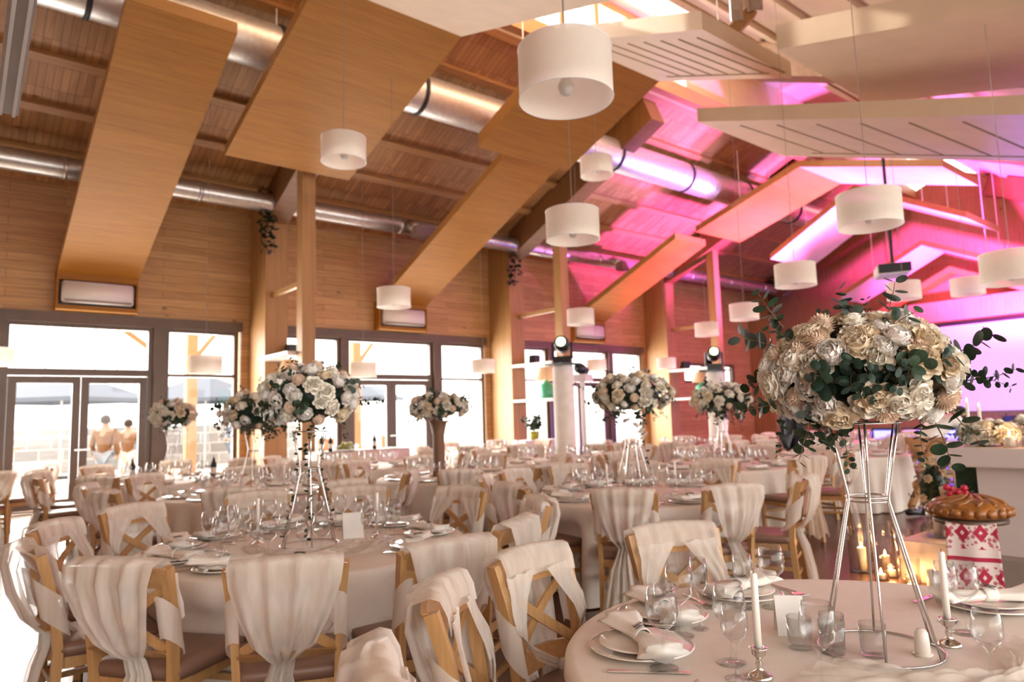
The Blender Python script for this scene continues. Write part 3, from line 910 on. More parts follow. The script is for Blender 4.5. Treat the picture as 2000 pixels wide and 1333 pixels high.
for i, (x, y) in enumerate(((4.75, 18.0), (9.2, 18.2), (3.9, 17.0))):
    root = empty('porch_post', (x, y, -.02)); tag(root, ('pale timber porch post outside the window left of first column', 'pale timber porch post outside the centre doors', 'thin porch post outside the right door leaf')[i], 'post', 'porch posts')
    bm = BM(); w = .12 if i < 2 else .04; box(bm, -w, w, -w, w, 0, 4.2); mk('shaft', bm, 'fir', root)
    bm = BM(); bar(bm, (0, 0, 3.0), (0.9 if i < 2 else -1.6, 0, 4.2), .08, .1); mk('brace', bm, 'fir', root)
for i, (x, y) in enumerate(((8.0, 17.2), (10.2, 17.8))):
    root = empty('patio_chair', (x, y, -.02), .2 * i); tag(root, ('pale wooden chair with white frame outside the centre doors', 'pale wooden chair outside the right centre window')[i], 'chair', 'patio chairs')
    bm = BM(); box(bm, -.26, .26, -.25, .25, .43, .5); mk('seat', bm, 'fir', root)
    bm = BM(); box(bm, -.26, .26, .22, .27, .6, 1.05); mk('backrest', bm, 'fir', root)
    for sx in (-.25, .25):
        for sy in (-.23, .25):
            bm = BM(); box(bm, sx - .025, sx + .025, sy - .025, sy + .025, 0, 1.1 if sy > 0 else .43); mk('leg', bm, 'white_cloth', root)

# ------------------------------------------------------------------ people
def skin_mesh(name, verts, edges, radii, mat, parent):
    me = bpy.data.meshes.new(name)
    me.from_pydata(verts, edges, [])
    o = link_obj(name, me, parent)
    me.materials.append(M[mat])
    md = o.modifiers.new('skin', 'SKIN')
    md.use_smooth_shade = True
    for i, r in enumerate(radii):
        sv = me.skin_vertices[0].data[i]
        sv.radius = (r, r) if not isinstance(r, tuple) else r
        sv.use_root = (i == 0)
    sb = o.modifiers.new('sub', 'SUBSURF'); sb.levels = 1; sb.render_levels = 1
    return o
def person(loc, rz, label, top, trousers, pose='stand', hair='hair', arms='down', s=1.0):
    root = empty('person', loc, rz); root.scale = (s, s, s); tag(root, label, 'person')
    J = {'pel': (0, 0, .95), 'sp': (0, .01, 1.15), 'ch': (0, .0, 1.36), 'nk': (0, 0, 1.50), 'hd': (0, -.02, 1.62), 'ht': (0, -.01, 1.72)}
    legs = {'hl': (.09, 0, .9), 'kl': (.11, -.02, .5), 'al': (.11, .02, .09), 'tl': (.12, -.16, .04), 'hr': (-.09, 0, .9), 'kr': (-.11, .02, .5), 'ar': (-.11, .05, .09), 'tr': (-.12, -.13, .04)}
    ar = {'sl': (.19, 0, 1.42), 'el': (.25, .03, 1.14), 'wl': (.24, -.08, .9), 'fl': (.23, -.12, .8), 'sr': (-.19, 0, 1.42), 'er': (-.25, .03, 1.14), 'wr': (-.24, -.08, .9), 'fr': (-.23, -.12, .8)}
    if arms == 'front':
        ar.update({'el': (.25, -.02, 1.14), 'wl': (.1, -.25, 1.1), 'fl': (.02, -.3, 1.12), 'er': (-.25, -.02, 1.14), 'wr': (-.1, -.25, 1.1), 'fr': (-.02, -.3, 1.14)})
    if pose == 'bend':
        J.update({'sp': (0, -.14, 1.1), 'ch': (0, -.33, 1.22), 'nk': (0, -.47, 1.28), 'hd': (0, -.58, 1.3), 'ht': (0, -.66, 1.32)})
        ar = {'sl': (.19, -.36, 1.24), 'el': (.24, -.45, .98), 'wl': (.16, -.6, .8), 'fl': (.13, -.65, .72), 'sr': (-.19, -.36, 1.24), 'er': (-.24, -.45, .98), 'wr': (-.16, -.6, .8), 'fr': (-.13, -.65, .72)}
        legs.update({'kl': (.13, -.3, .52), 'al': (.13, -.42, .09), 'tl': (.14, -.6, .04), 'kr': (-.12, .2, .5), 'ar': (-.12, .48, .1), 'tr': (-.13, .34, .04)})
    P = dict(J); P.update(legs); P.update(ar)
    R = {'pel': .14, 'sp': .12, 'ch': .14, 'nk': .05, 'hd': .085, 'ht': .06, 'hl': .085, 'kl': .055, 'al': .035, 'tl': .035, 'sl': .06, 'el': .042, 'wl': .03, 'fl': .03}
    for k in ('h', 'k', 'a', 't', 's', 'e', 'w', 'f'): R[k + 'r'] = R[k + 'l']
    E = [('pel', 'sp'), ('sp', 'ch'), ('ch', 'nk'), ('nk', 'hd'), ('hd', 'ht'), ('pel', 'hl'), ('hl', 'kl'), ('kl', 'al'), ('al', 'tl'), ('pel', 'hr'), ('hr', 'kr'), ('kr', 'ar'), ('ar', 'tr'),
         ('ch', 'sl'), ('sl', 'el'), ('el', 'wl'), ('wl', 'fl'), ('ch', 'sr'), ('sr', 'er'), ('er', 'wr'), ('wr', 'fr')]
    def build(name, keys, add, mat, ov={}):
        ks = list(keys); idx = {k: i for i, k in enumerate(ks)}
        skin_mesh(name, [P[k] for k in ks], [(idx[a], idx[b]) for a, b in E if a in idx and b in idx], [ov.get(k, R[k]) + add for k in ks], mat, root)
    build('body', ['pel'] + [k for k in P if k != 'pel'], 0, 'skin')
    build('jacket', ['sp', 'pel', 'ch', 'sl', 'el', 'wl', 'sr', 'er', 'wr'], .022, top, {'pel': .15})
    build('trousers', ['pel', 'hl', 'kl', 'al', 'hr', 'kr', 'ar'], .016, trousers)
    for sfx in 'lr':
        bm = BM(); tube(bm, [Vector(P['a' + sfx]) + Vector((0, .05, -.04)), Vector(P['a' + sfx]) + Vector((0, -.04, -.03)), Vector(P['t' + sfx]) + Vector((0, -.03, 0))], [.04, .05, .035], 10); mk('shoe', bm, 'black', root, True)
    h0, h1 = Vector(P['hd']), Vector(P['ht'])
    bm = BM(); bmesh.ops.create_uvsphere(bm, u_segments=14, v_segments=10, radius=.105)
    d = (h1 - h0).normalized()
    bmesh.ops.translate(bm, verts=bm.verts, vec=h0 + d * .055 + Vector((0, .022, 0)))
    mk('hair', bm, hair, root, True)
    # face: nose, ears
    fdir = Vector((0, -1, 0)) if pose != 'bend' else Vector((0, -.3, -1)).normalized()
    bm = BM(); tube(bm, [h0 + fdir * .085 + d * .03, h0 + fdir * .115, h0 + fdir * .095 - d * .02], [.008, .016, .01], 8)
    for sx in (-1, 1): tube(bm, [h0 + Vector((sx * .09, .0, 0)) + d * .02, h0 + Vector((sx * .1, .01, 0)) - d * .03], [.018, .014], 8)
    mk('face_features', bm, 'skin', root, True)
    return root
person((2.85, 17.3, -.02), 2.6, 'person in a mustard coat seen from behind outside the right door leaf', 'mustard', 'jeans')
person((3.5, 18.4, -.02), 2.9, 'second person in a mustard coat partly hidden behind the first', 'mustard', 'white_cloth', s=.95)
person((4.15, 19.4, -.02), 3.0, 'person in a blue grey coat farthest right in the right door leaf', 'blue_grey', 'dark_cloth')
person((1.15, 18.6, -.02), 1.2, 'person in white at the patio table outside the left door leaf', 'white_cloth', 'white_cloth', arms='front')
person((6.2, 19.2, -.02), -1.2, 'person in blue grey clothes outside the window by first column', 'blue_grey', 'blue_grey', arms='front')
person((10.36, 3.84, 0), 1.15, 'person in tan trousers bending over beside the white bar', 'white_cloth', 'tan', pose='bend')
person((11.9, 6.6, 0), 1.2, 'person in a dark suit standing far behind the big bouquet', 'dark_cloth', 'dark_cloth', hair='hair')

# ================================================================== TABLES
# name, centre, radius, rotation of the seats
TABS = {
    'T1': ((1.72, 4.03), .92, 'the ivy stand table'),
    'T2': ((2.13, 0.93), .92, 'the big bouquet table'),
    'T3': ((4.80, 4.10), .95, 'the orchid stand table'),
    'T4': ((2.62, 7.45), .92, 'the table behind the ivy stand'),
    'T5': ((4.95, 7.20), .92, 'the twiggy vase table'),
    'T6': ((2.45, 10.3), .92, 'the round bouquet window table'),
    'T7': ((7.80, 5.35), .92, 'the table left of the bouquet'),
    'T8': ((5.20, 10.1), .92, 'the first column table'),
    'T9': ((7.55, 8.15), .92, 'the table before the white column'),
    'T10': ((10.5, 5.1), .92, 'the table behind the wire stand'),
    'T11': ((11.2, 8.3), .92, 'the table by the high windows'),
    'T12': ((-0.1, 12.6), .80, 'the table by the glass doors'),
    'T13': ((9.0, 11.6), .92, 'the third bay window table'),
    'T14': ((14.2, 6.9), .92, 'the farthest stage table'),
}
OBST = [(10.36, 3.84, .5), (11.9, 6.6, .45), (8.8, 9.23, .35), (13.0, 8.9, .35), (9.35, 9.3, .35), (11.0, 12.6, .55), (6.1, 11.95, .7), (5.5, 11.95, .6), (6.7, 11.95, .6)] + [(x_ + .11, 12.45, .3) for x_ in (5.18, 11.8, 18.3)]
def cloth_mesh(R, seed, dents=()):
    rnd = random.Random(seed)
    bm = BM()
    N = 180
    ph = [rnd.uniform(0, 6.28) for _ in range(4)]
    def fold(a):
        return (sin(17 * a + ph[0]) + .6 * sin(29 * a + ph[1]) + .4 * sin(11 * a + ph[2]))
    prof = [(0, .75), (.3, .75), (.6, .75), (.85, .75), (.97, .75), (1.0, .747), (1.008, .737), (1.01, .71), (1.012, .66), (1.014, .60), (1.018, .54), (1.022, .47), (1.03, .38), (1.04, .25), (1.05, .12), (1.055, .02), (1.056, .012)]
    rings = []
    for i, (r, z) in enumerate(prof):
        if r == 0: rings.append([bm.verts.new((0, 0, z))]); continue
        k = max(0, (.74 - z)) / .74
        rg = []
        for j in range(N):
            a = 2 * PI * j / N
            rr = R * r + .042 * min(1, k * 1.8) * fold(a) * R
            for ac, rc in dents:      # the cloth is pushed in where a seat stands under the edge
                da = (a - ac + PI) % (2 * PI) - PI
                lat = abs(R * sin(da))
                if abs(da) > 1 or lat > .34: continue
                lim = max((rc - .235) / cos(da), R * .88)
                wz = min(1, max(0, (.66 - z) / .12))
                wl = min(1, max(0, (.34 - lat) / .09))
                if rr > lim: rr = rr + (lim - rr) * wz * wl
            rg.append(bm.verts.new((rr * cos(a), rr * sin(a), z)))
        rings.append(rg)
    for a, b in zip(rings, rings[1:]):
        for j in range(N):
            j2 = (j + 1) % N
            if len(a) == 1: bm.faces.new((a[0], b[j], b[j2]))
            else: bm.faces.new((a[j], b[j], b[j2], a[j2]))
    return to_mesh('round_tablecloth', bm, 'cloth', True)
# ------------------------------------------------------------------ chairs
def post_pts(s):
    return [(s * .19, -.25, 0), (s * .19, -.222, .3), (s * .19, -.213, .46), (s * .197, -.228, .62), (s * .21, -.262, .78), (s * .222, -.298, .90)]
def seat_bm():
    bm = BM()
    def f(u, v):
        x = (u * 2 - 1); y = (v * 2 - 1)
        w = .225 + .012 * y
        r = 1 - .06 * (abs(x) ** 4) * (abs(y) ** 4)
        return (x * w * r, y * .215 * r, .49 + .012 * (1 - x ** 4) * (1 - y ** 4))
    top = grid(bm, f, 11, 11)
    low = grid(bm, lambda u, v: (f(u, v)[0] * .99, f(u, v)[1] * .99, .437), 11, 11)
    def brd(g): return [g[i][0] for i in range(10)] + [g[10][i] for i in range(10)] + [g[10 - i][10] for i in range(10)] + [g[0][10 - i] for i in range(10)]
    mid = [bm.verts.new((v.co.x * 1.022, v.co.y * 1.022, .468)) for v in brd(top)]
    t, l = brd(top), brd(low)
    for i in range(40):
        j = (i + 1) % 40
        bm.faces.new((t[i], t[j], mid[j], mid[i])); bm.faces.new((mid[i], mid[j], l[j], l[i]))
    return bm
def rail_arc(z, h, th, xw, y0, bow, n=9):
    bm = BM()
    rows = []
    for i in range(n):
        u = -1 + 2 * i / (n - 1)
        y = y0 - bow * (1 - u * u)
        rows.append([bm.verts.new((u * xw * (1 + .02 * a), y + b * th / 2 - .03 * a, z + a * h / 2 + (.012 * (1 - u * u) if a > 0 else 0))) for a, b in ((-1, -1), (1, -1), (1, 1), (-1, 1))])
    for r0, r1 in zip(rows, rows[1:]):
        for k in range(4): bm.faces.new((r0[k], r0[(k + 1) % 4], r1[(k + 1) % 4], r1[k]))
    bm.faces.new(rows[0][::-1]); bm.faces.new(rows[-1])
    return bm
def slat_bm(s):
    bm = BM()
    pts = []
    for i in range(7):
        t = i / 6
        x = s * (-.185 + .385 * t); z = .56 + .26 * t
        y = -.222 - .05 * t - .028 * sin(PI * t) + (.006 if s > 0 else -.006)
        pts.append((x, y, z))
    sweep(bm, pts, .038, .012, (0, 1, 0))
    return bm
def sash_bm(seed, tail=True, wide=1.0):
    rnd = random.Random(seed)
    p1, p2, p3 = [rnd.uniform(0, 6.28) for _ in range(3)]
    side = rnd.uniform(-.05, .05)
    bm = BM()
    # back sheet: over the rail and gathered down to the lower rail
    keys = [(.0, .212, -.240, .830), (.02, .212, -.250, .885), (.05, .212, -.272, .928), (.08, .214, -.300, .937), (.12, .216, -.362, .915), (.25, .205, -.375, .84), (.5, .17, -.345, .72), (.75, .12, -.30, .60), (.92, .065, -.262, .545), (1.0, .045, -.235, .525)]
    if tail: keys += [(1.1, .05, -.24, .47), (1.3, .085, -.275, .38), (1.7, .115, -.31, .22), (2.0, .14, -.33, .08)]
    nu = 30
    rows = []
    for q, (t, w, y, z) in enumerate(keys):
        row = []
        for i in range(nu):
            u = -1 + 2 * i / (nu - 1)
            amp = .004 + (.013 if t > .1 else .002) * min(1, t + .3)
            f = amp * (sin(u * 13 + p1 + t * 1.5) + .5 * sin(u * 23 + p2 - t))
            bow = -.034 * (1 - u * u) if t < .6 else -.034 * (1 - u * u) * max(0, (1 - t) / .4)
            cx = side * min(1, max(0, t - .3)) * (1.6 if t > 1 else 1)
            zz = z + (.012 * (1 - u * u) if t < .3 else 0) + (.03 * sin(u * 5 + p3) if t > 1.6 else 0)
            row.append(bm.verts.new((cx + u * w * wide, y + bow + f, zz)))
        rows.append(row)
    for a, b in zip(rows, rows[1:]):
        for i in range(nu - 1): bm.faces.new((a[i], a[i + 1], b[i + 1], b[i]))
    # front swags from the rail ends outside the posts down to the knot
    for s in (-1, 1):
        kk = [(0, .115, .10, -.236, .865), (.2, .15, .072, -.222, .79), (.4, .185, .052, -.205, .72), (.55, .19, .045, -.19, .66), (.75, .14, .04, -.175, .60), (.9, .06, .032, -.165, .555), (1, .012, .022, -.16, .535)]
        rr = []
        for t, cx, w, y, z in kk:
            row = []
            for i in range(9):
                u = -1 + 2 * i / 8
                dz = -u * s * 0 
                a = min(1, t * 1.3)
                # strip turns so that its width becomes vertical near the knot
                row.append(bm.verts.new((s * cx + u * w * (1 - .6 * a), y + .006 * sin(u * 9 + p1 + s) - (.03 * (1 - abs(cx + u * w) / .22) if t < .3 else 0), z + u * s * w * .75 * a + .004 * sin(7 * u))))
            rr.append(row)
        for a, b in zip(rr, rr[1:]):
            for i in range(8): bm.faces.new((a[i], a[i + 1], b[i + 1], b[i]))
        # cloth wrapped round the outside of the post
        rr = []
        for t in range(6):
            z = .80 - t * .035
            row = []
            for i in range(7):
                a = -.6 + i / 6 * 3.7
                row.append(bm.verts.new((s * (.196 + .035 * sin(a)) , -.262 + .07 * (.80 - z) * 3 - .06 * cos(a) * 1.0, z - .05 * (1 - cos(a)) + .004 * sin(t * 2 + p2))))
            rr.append(row)
        for a, b in zip(rr, rr[1:]):
            for i in range(6): bm.faces.new((a[i], a[i + 1], b[i + 1], b[i]))
    # knot and short ends
    v0 = len(bm.verts)
    bmesh.ops.create_icosphere(bm, subdivisions=2, radius=.026, matrix=Matrix.Translation((0, -.155, .53)) @ Matrix.Diagonal((1.1, .8, .9, 1)))
    for s, L in ((-1, .15), (1, .10)):
        rr = []
        for t in range(5):
            q = t / 4
            rr.append([bm.verts.new((s * (.006 + .04 * q) + u * (.014 + .03 * q), -.14 + .05 * q + .008 * sin(u * 6 + t), .525 - L * q * .5 - .01 * u)) for u in (-1, -.5, 0, .5, 1)])
        for a, b in zip(rr, rr[1:]):
            for i in range(4): bm.faces.new((a[i], a[i + 1], b[i + 1], b[i]))
    return bm
CH_SEAT = to_mesh('chair_seat', seat_bm(), 'leather', True)
def frame_parts():
    out = []
    for s in (-1, 1):
        bm = BM(); sweep(bm, post_pts(s), .030, .042, (0, 1, 0)); out.append(('leg', to_mesh('rear_leg', bm, 'beech')))
        bm = BM(); sweep(bm, [(s * .205, .19, 0), (s * .207, .195, .25), (s * .207, .195, .437)], .036, .036, (0, 1, 0)); out.append(('leg', to_mesh('front_leg', bm, 'beech')))
        bm = BM(); bar(bm, (s * .198, -.205, .25), (s * .206, .18, .25), .018, .026); out.append(('stretcher', to_mesh('stretcher', bm, 'beech')))
        out.append(('cross_slat', to_mesh('cross_slat', slat_bm(s), 'beech')))
    bm = BM(); box(bm, -.175, .175, -.226, -.208, .17, .2); out.append(('stretcher', to_mesh('stretcher', bm, 'beech')))
    bm = BM(); box(bm, -.175, .175, -.226, -.208, .30, .33); out.append(('stretcher', to_mesh('stretcher', bm, 'beech')))
    bm = BM(); box(bm, -.19, .19, .186, .204, .30, .33); out.append(('stretcher', to_mesh('stretcher', bm, 'beech')))
    out.append(('lower_rail', to_mesh('lower_rail', rail_arc(.545, .035, .018, .183, -.226, .02), 'beech')))
    out.append(('top_rail', to_mesh('top_rail', rail_arc(.858, .085, .02, .222, -.289, .034), 'beech')))
    bm = BM()
    for a, b in (((-.19, .19, .178, .2), 0), ((-.19, .19, -.205, -.185), 0), ((-.2, -.18, -.185, .178), 0), ((.18, .2, -.185, .178), 0)):
        box(bm, a[0], a[1], a[2], a[3], .385, .437)
    out.append(('seat_frame', to_mesh('seat_frame', bm, 'beech')))
    return out
FP = frame_parts()
# joined light version for distant chairs: its parts cannot be told apart in the photo
def joined_frame():
    bm = BM()
    for _, me in FP: bm.from_mesh(me)
    return to_mesh('chair_frame', bm, 'beech')
JF = joined_frame()
SASH = [to_mesh('tulle_sash', sash_bm(i, True), 'sash', True) for i in (1, 5, 9, 12)]
def chair(x, y, rz, label, group, near=True, sv=0):
    root = empty('dining_chair', (x, y, 0), rz)
    tag(root, label, 'chair', group)
    link_obj('seat', CH_SEAT, root)
    if near:
        for n_, me in FP: link_obj(n_, me, root)
    else:
        link_obj('frame', JF, root)
    s = link_obj('tulle_sash', SASH[sv % 4], root)
    return root
HOURS = ['twelve', 'one', 'two', 'three', 'four', 'five', 'six', 'seven', 'eight', 'nine', 'ten', 'eleven']
def clock(cx, cy, ang):
    """clock position seen from the camera: 6 nearest, 9 left, 3 right"""
    view = math.atan2(cy, cx)           # direction away from the camera
    rel = (view - ang) % (2 * PI)       # clockwise from twelve
    h = rel / (PI / 6)
    hh = round(h * 2) % 24
    return hh
def clock_words(hh):
    return HOURS[(hh // 2) % 12] + ' o\'clock' if hh % 2 == 0 else 'half past ' + HOURS[(hh // 2) % 12]
D = math.radians
SEATS = {   # angle, distance of the seat centre from the table centre
    'T1': [(244, 1.15), (215, 1.07), (180, 1.04), (147, 1.10), (117, 1.18), (82, 1.14), (50, 1.14), (15, 1.12), (335, 1.12), (296, 1.03), (272, 1.14)],
    'T2': [(65, .97), (105, .95), (130, 1.0), (160, 1.12)],
    'T3': [(171, 1.0), (216, 1.06), (249, 1.0), (289, 1.03), (135, 1.08), (104, 1.08), (74, 1.08), (42, 1.08), (8, 1.08)],
}
CLOTHS = {k: cloth_mesh(v[1], i_, [(D(a), rc) for a, rc in SEATS[k]]) for i_, (k, v) in enumerate(list(TABS.items())[:3])}
CM = [cloth_mesh(.92, 13), cloth_mesh(.92, 18)]
for i, (k, ((x, y), R, nm)) in enumerate(TABS.items()):
    o = link_obj('tablecloth', CLOTHS.get(k, CM[i % 2]), None, (x, y, 0))
    if k not in CLOTHS: o.scale = (R / .92, R / .92, 1); o.rotation_euler = (0, 0, i * 1.3)
    tag(o, 'ivory floor length tablecloth on ' + nm, 'tablecloth', 'round ivory tablecloths')
cn = 0
CHP = []
for k, ((x, y), R, nm) in TABS.items():
    angs = SEATS.get(k)
    if angs is None:
        rr = random.Random(k)
        n = 9 if R > .85 else 6
        off = rr.uniform(0, 36)
        angs = [(off + i * 360 / n + rr.uniform(-5, 5), 0) for i in range(n)]
    usedh = set()
    for a, rc in angs:
        rr = random.Random(int(a * 10) + cn)
        rad = rc or R + .30 + rr.uniform(-.02, .08)
        a_ = D(a)
        cx, cy = x + rad * cos(a_), y + rad * sin(a_)
        fwd = (Vector((cx, cy, 0)) - Vector((0, 0, 0))).dot(Vector((CF.x, CF.y, 0)))
        if fwd < .6: continue
        if cy > 14.0: continue
        if k not in ('T1', 'T2', 'T3'):
            if any(math.hypot(cx - a1, cy - b1) < .27 + c1 for a1, b1, c1 in OBST): continue
            if any(math.hypot(cx - q[0][0], cy - q[0][1]) < q[1] + .37 for kk, q in TABS.items() if kk != k): continue
        if not rc and any(math.hypot(cx - a1, cy - b1) < .62 for a1, b1 in CHP): continue
        CHP.append((cx, cy))
        hh = clock(x, y, a_)
        while hh in usedh: hh = (hh + 1) % 24
        usedh.add(hh)
        turn = rr.uniform(-.09, .09)
        near = fwd < 7.5
        chair(cx, cy, a_ + PI / 2 + turn, 'tulle draped wooden chair at %s on %s' % (clock_words(hh), nm),
              'chairs around ' + nm, near, cn)
        cn += 1

# ------------------------------------------------------------------ tableware
def wine_mesh(H, R, stem):
    bm = BM()
    b0 = stem
    prof = [(0, .003), (R * .85, .0015), (R * .86, .003), (R * .4, .006), (.006, .012), (.0038, .03), (.0035, b0 - .015), (.006, b0 - .004), (R * .45, b0 + .008), (R * .85, b0 + (H - b0) * .22), (R, b0 + (H - b0) * .42), (R * .95, b0 + (H - b0) * .7), (R * .78, H), (R * .765, H), (R * .93, b0 + (H - b0) * .7), (R * .975, b0 + (H - b0) * .42), (R * .82, b0 + (H - b0) * .24), (R * .4, b0 + .013), (0, b0 + .008)]
    lathe(bm, prof, 28)
    return to_mesh('wine_glass', bm, 'wineglass', True)
def tumbler_mesh(H=.09, R=.036):
    bm = BM(); lathe(bm, [(0, 0), (R * .88, 0), (R * .93, .004), (R, H), (R - .0015, H), (R * .9, .014), (0, .012)], 28)
    return to_mesh('tumbler', bm, 'wineglass', True)
WG = [wine_mesh(.215, .046, .10), wine_mesh(.19, .036, .09), wine_mesh(.225, .030, .11)]
TM = tumbler_mesh()
def plate_mesh(r, h):
    bm = BM(); lathe(bm, [(0, .002), (r * .6, .002), (r * .66, .0), (r * .7, .004), (r * .97, h), (r, h + .001), (r * .985, h + .004), (r * .68, .008), (0, .006)], 48)
    return to_mesh('plate', bm, 'china', True)
PL = [plate_mesh(.155, .016), plate_mesh(.125, .014)]
def rimm():
    bm = BM(); tube(bm, ring_pts(.1505, .0195, 48), .0016, 6, True); return to_mesh('plate_rim_line', bm, 'silver', True)
RIM = rimm()
def napkin_mesh(seed=0):
    """rolled napkin pinched at the middle, ends fanned"""
    bm = BM(); rnd = random.Random(seed)
    n = 17; seg = 20; rings = []
    for i in range(n):
        t = -1 + 2 * i / (n - 1)
        w = .017 + .040 * abs(t) ** 1.2; h = .014 + .006 * abs(t)
        rg = []
        for k in range(seg):
            a = 2 * PI * k / seg
            f = 1 + .16 * sin(5 * a + 3 * t) * (.3 + abs(t))
            rg.append(bm.verts.new((t * .135 + .006 * sin(a * 3) * abs(t), w * cos(a) * f, .016 + h * sin(a) * f + .02 * max(0, -t - .5))))
        rings.append(rg)
    for a, b in zip(rings, rings[1:]):
        for k in range(seg): bm.faces.new((a[k], a[(k + 1) % seg], b[(k + 1) % seg], b[k]))
    bm.faces.new(rings[0][::-1]); bm.faces.new(rings[-1])
    return to_mesh('napkin', bm, 'napkin', True)
NP = napkin_mesh()
def band_mesh():
    bm = BM(); lathe(bm, [(.021, -.018), (.022, -.01), (.022, .01), (.021, .018), (.019, .018), (.019, -.018), (.021, -.018)], 20)
    bmesh.ops.rotate(bm, verts=bm.verts, cent=(0, 0, 0), matrix=Matrix.Rotation(PI / 2, 3, 'Y'))
    bmesh.ops.translate(bm, verts=bm.verts, vec=(0, 0, .018))
    return to_mesh('napkin_band', bm, 'napkin', True)
NB = band_mesh()
def sprig_mesh():
    bm = BM()
    tube(bm, [(-.03, 0, 0), (0, .002, .004), (.035, 0, .002)], .0012, 5)
    for i in range(9):
        x = -.024 + i * .0065
        for s in (-1, 1):
            a = Vector((x, 0, .003)); d = Vector((.35, s * .9, .5)).normalized() * .017
            w = Vector((.003, 0, 0))
            vs = [bm.verts.new(a), bm.verts.new(a + d * .5 + w), bm.verts.new(a + d), bm.verts.new(a + d * .5 - w)]
            bm.faces.new(vs)
    return to_mesh('rosemary_sprig', bm, 'leaf_dark')
SG = sprig_mesh()
def fork_mesh():
    bm = BM()
    sweep(bm, [(0, -.10, .003), (0, -.04, .004), (0, .02, .006), (0, .055, .007)], .0075, .0025, (0, 0, 1))
    sweep(bm, [(0, .053, .007), (0, .065, .006), (0, .075, .005)], .021, .002, (0, 0, 1))
    for i in range(4): sweep(bm, [(-.009 + i * .006, .073, .005), (-.009 + i * .006, .09, .005), (-.009 + i * .006, .105, .008)], .0022, .0018, (0, 0, 1))
    return to_mesh('fork', bm, 'silver')
def knife_mesh():
    bm = BM()
    sweep(bm, [(0, -.11, .004), (0, -.05, .004), (0, 0, .004)], .009, .005, (0, 0, 1))
    sweep(bm, [(0, 0, .004), (.001, .05, .004), (.002, .09, .004), (.004, .11, .004)], .016, .0018, (0, 0, 1))
    return to_mesh('knife', bm, 'silver')
FK, KN = fork_mesh(), knife_mesh()
TZ = .7505
def lay(mesh, name, x, y, z, rz, label, cat, group):
    o = link_obj(name, mesh, None, (x, y, z)); o.rotation_euler = (0, 0, rz)
    tag(o, label, cat, group); return o
def setting(cx, cy, ang, R, where, tab, full=True, sgn=1, glasses=(0, 1), cutlery=True):
    """a place setting at angle ang of the table centred cx,cy"""
    ca, sa = cos(ang), sin(ang)
    def pt(r, t): return cx + r * ca - t * sa, cy + r * sa + t * ca   # t to the left of the diner's outward axis
    px, py = pt(R - .20, 0)
    o = lay(PL[0], 'charger_plate', px, py, TZ, 0, 'broad white plate %s' % where, 'plate', 'charger plates on ' + tab)
    if full:
        link_obj('rim_line', RIM, o)
        lay(PL[1], 'dinner_plate', px, py, TZ + .0125, 0, 'smaller white plate stacked %s' % where, 'plate', 'dinner plates on ' + tab)
    nz = TZ + (.024 if full else .012)
    n_ = lay(NP, 'napkin', px, py, nz, ang + PI / 2 + .35 + (0.5 if sgn < 0 else 0), 'white napkin on plate %s' % where, 'napkin', 'napkins on ' + tab)
    if full:
        n_.scale = (1.22, 1.22, 1.1); link_obj('band', NB, n_)
        lay(SG, 'rosemary_sprig', px, py, nz + .042, ang + 1.1, 'green sprig on napkin %s' % where, 'sprig', 'rosemary sprigs on ' + tab)
    if cutlery:
        for i, t in enumerate((-.185, -.207)):
            fx, fy = pt(R - .21, t)
            lay(FK, 'fork', fx, fy, TZ, ang + PI / 2, '%s silver fork %s' % (('inner', 'outer')[i], where), 'fork', 'forks on ' + tab)
        fx, fy = pt(R - .21, .188)
        lay(KN, 'knife', fx, fy, TZ, ang + PI / 2, 'silver knife %s' % where, 'knife', 'knives on ' + tab)
    for i, g in enumerate(glasses):
        gx, gy = pt(R - .40 - .035 * i, .10 - .095 * i)
        lay(WG[g], 'wine_glass', gx, gy, TZ, 0, '%s glass %s' % (('large wine', 'slim wine', 'tall flute')[g], where), 'glass', 'stemmed glasses on ' + tab)

# near right table: its own arrangement
x, y = TABS['T2'][0]; R2 = .92
S2 = [(math.atan2(1.5 - y, 1.6 - x), 'front left of the near right table'), (math.atan2(1.72 - y, 1.93 - x), 'second from the front left on the near right table'),
      (math.atan2(1.66 - y, 2.42 - x), 'beyond the left white candle on the near right table'), (math.atan2(.98 - y, 2.84 - x) - .12, 'at the right edge of the near right table'),
      (math.atan2(1.2 - y, 1.5 - x) + .45, 'at the bottom edge of the near right table')]
for i, (a, w) in enumerate(S2):
    setting(x, y, a, R2 - .02, w, 'the near right table', True, -1 if i % 2 else 1, glasses=(), cutlery=True)
gl2 = [(0, 1.58, 1.30), (1, 1.70, 1.385), (0, 1.84, 1.44), (2, 1.945, 1.44), (1, 2.25, 1.475), (0, 2.33, 1.41), (0, 2.47, .85), (1, 2.56, .93),
       (0, 1.745, 1.195), (1, 1.655, 1.12), (0, 1.73, .93), (1, 2.05, .66), (0, 2.33, .60)]
glab = ['large wine glass leftmost on the near right table', 'slim wine glass just behind the leftmost large one', 'large wine glass before the upper left plate of the near right table', 'tall flute beside the second large wine glass',
        'slim wine glass left of the big one behind the left candle', 'big empty wine glass standing right behind the left candle', 'big wine glass right of the right hand candle', 'slim wine glass just left behind the right hand candle',
        'large wine glass left of the lower left candlestick', 'slim wine glass low at the bottom left of the candlestick', 'large wine glass at the bottom edge between the candlesticks', 'slim wine glass at the bottom edge right of the stand', 'large wine glass at the bottom right edge']
for (g, gx, gy), lb in zip(gl2, glab):
    lay(WG[g], 'wine_glass', gx, gy, TZ, 0, lb, 'glass', 'stemmed glasses on the near right table')
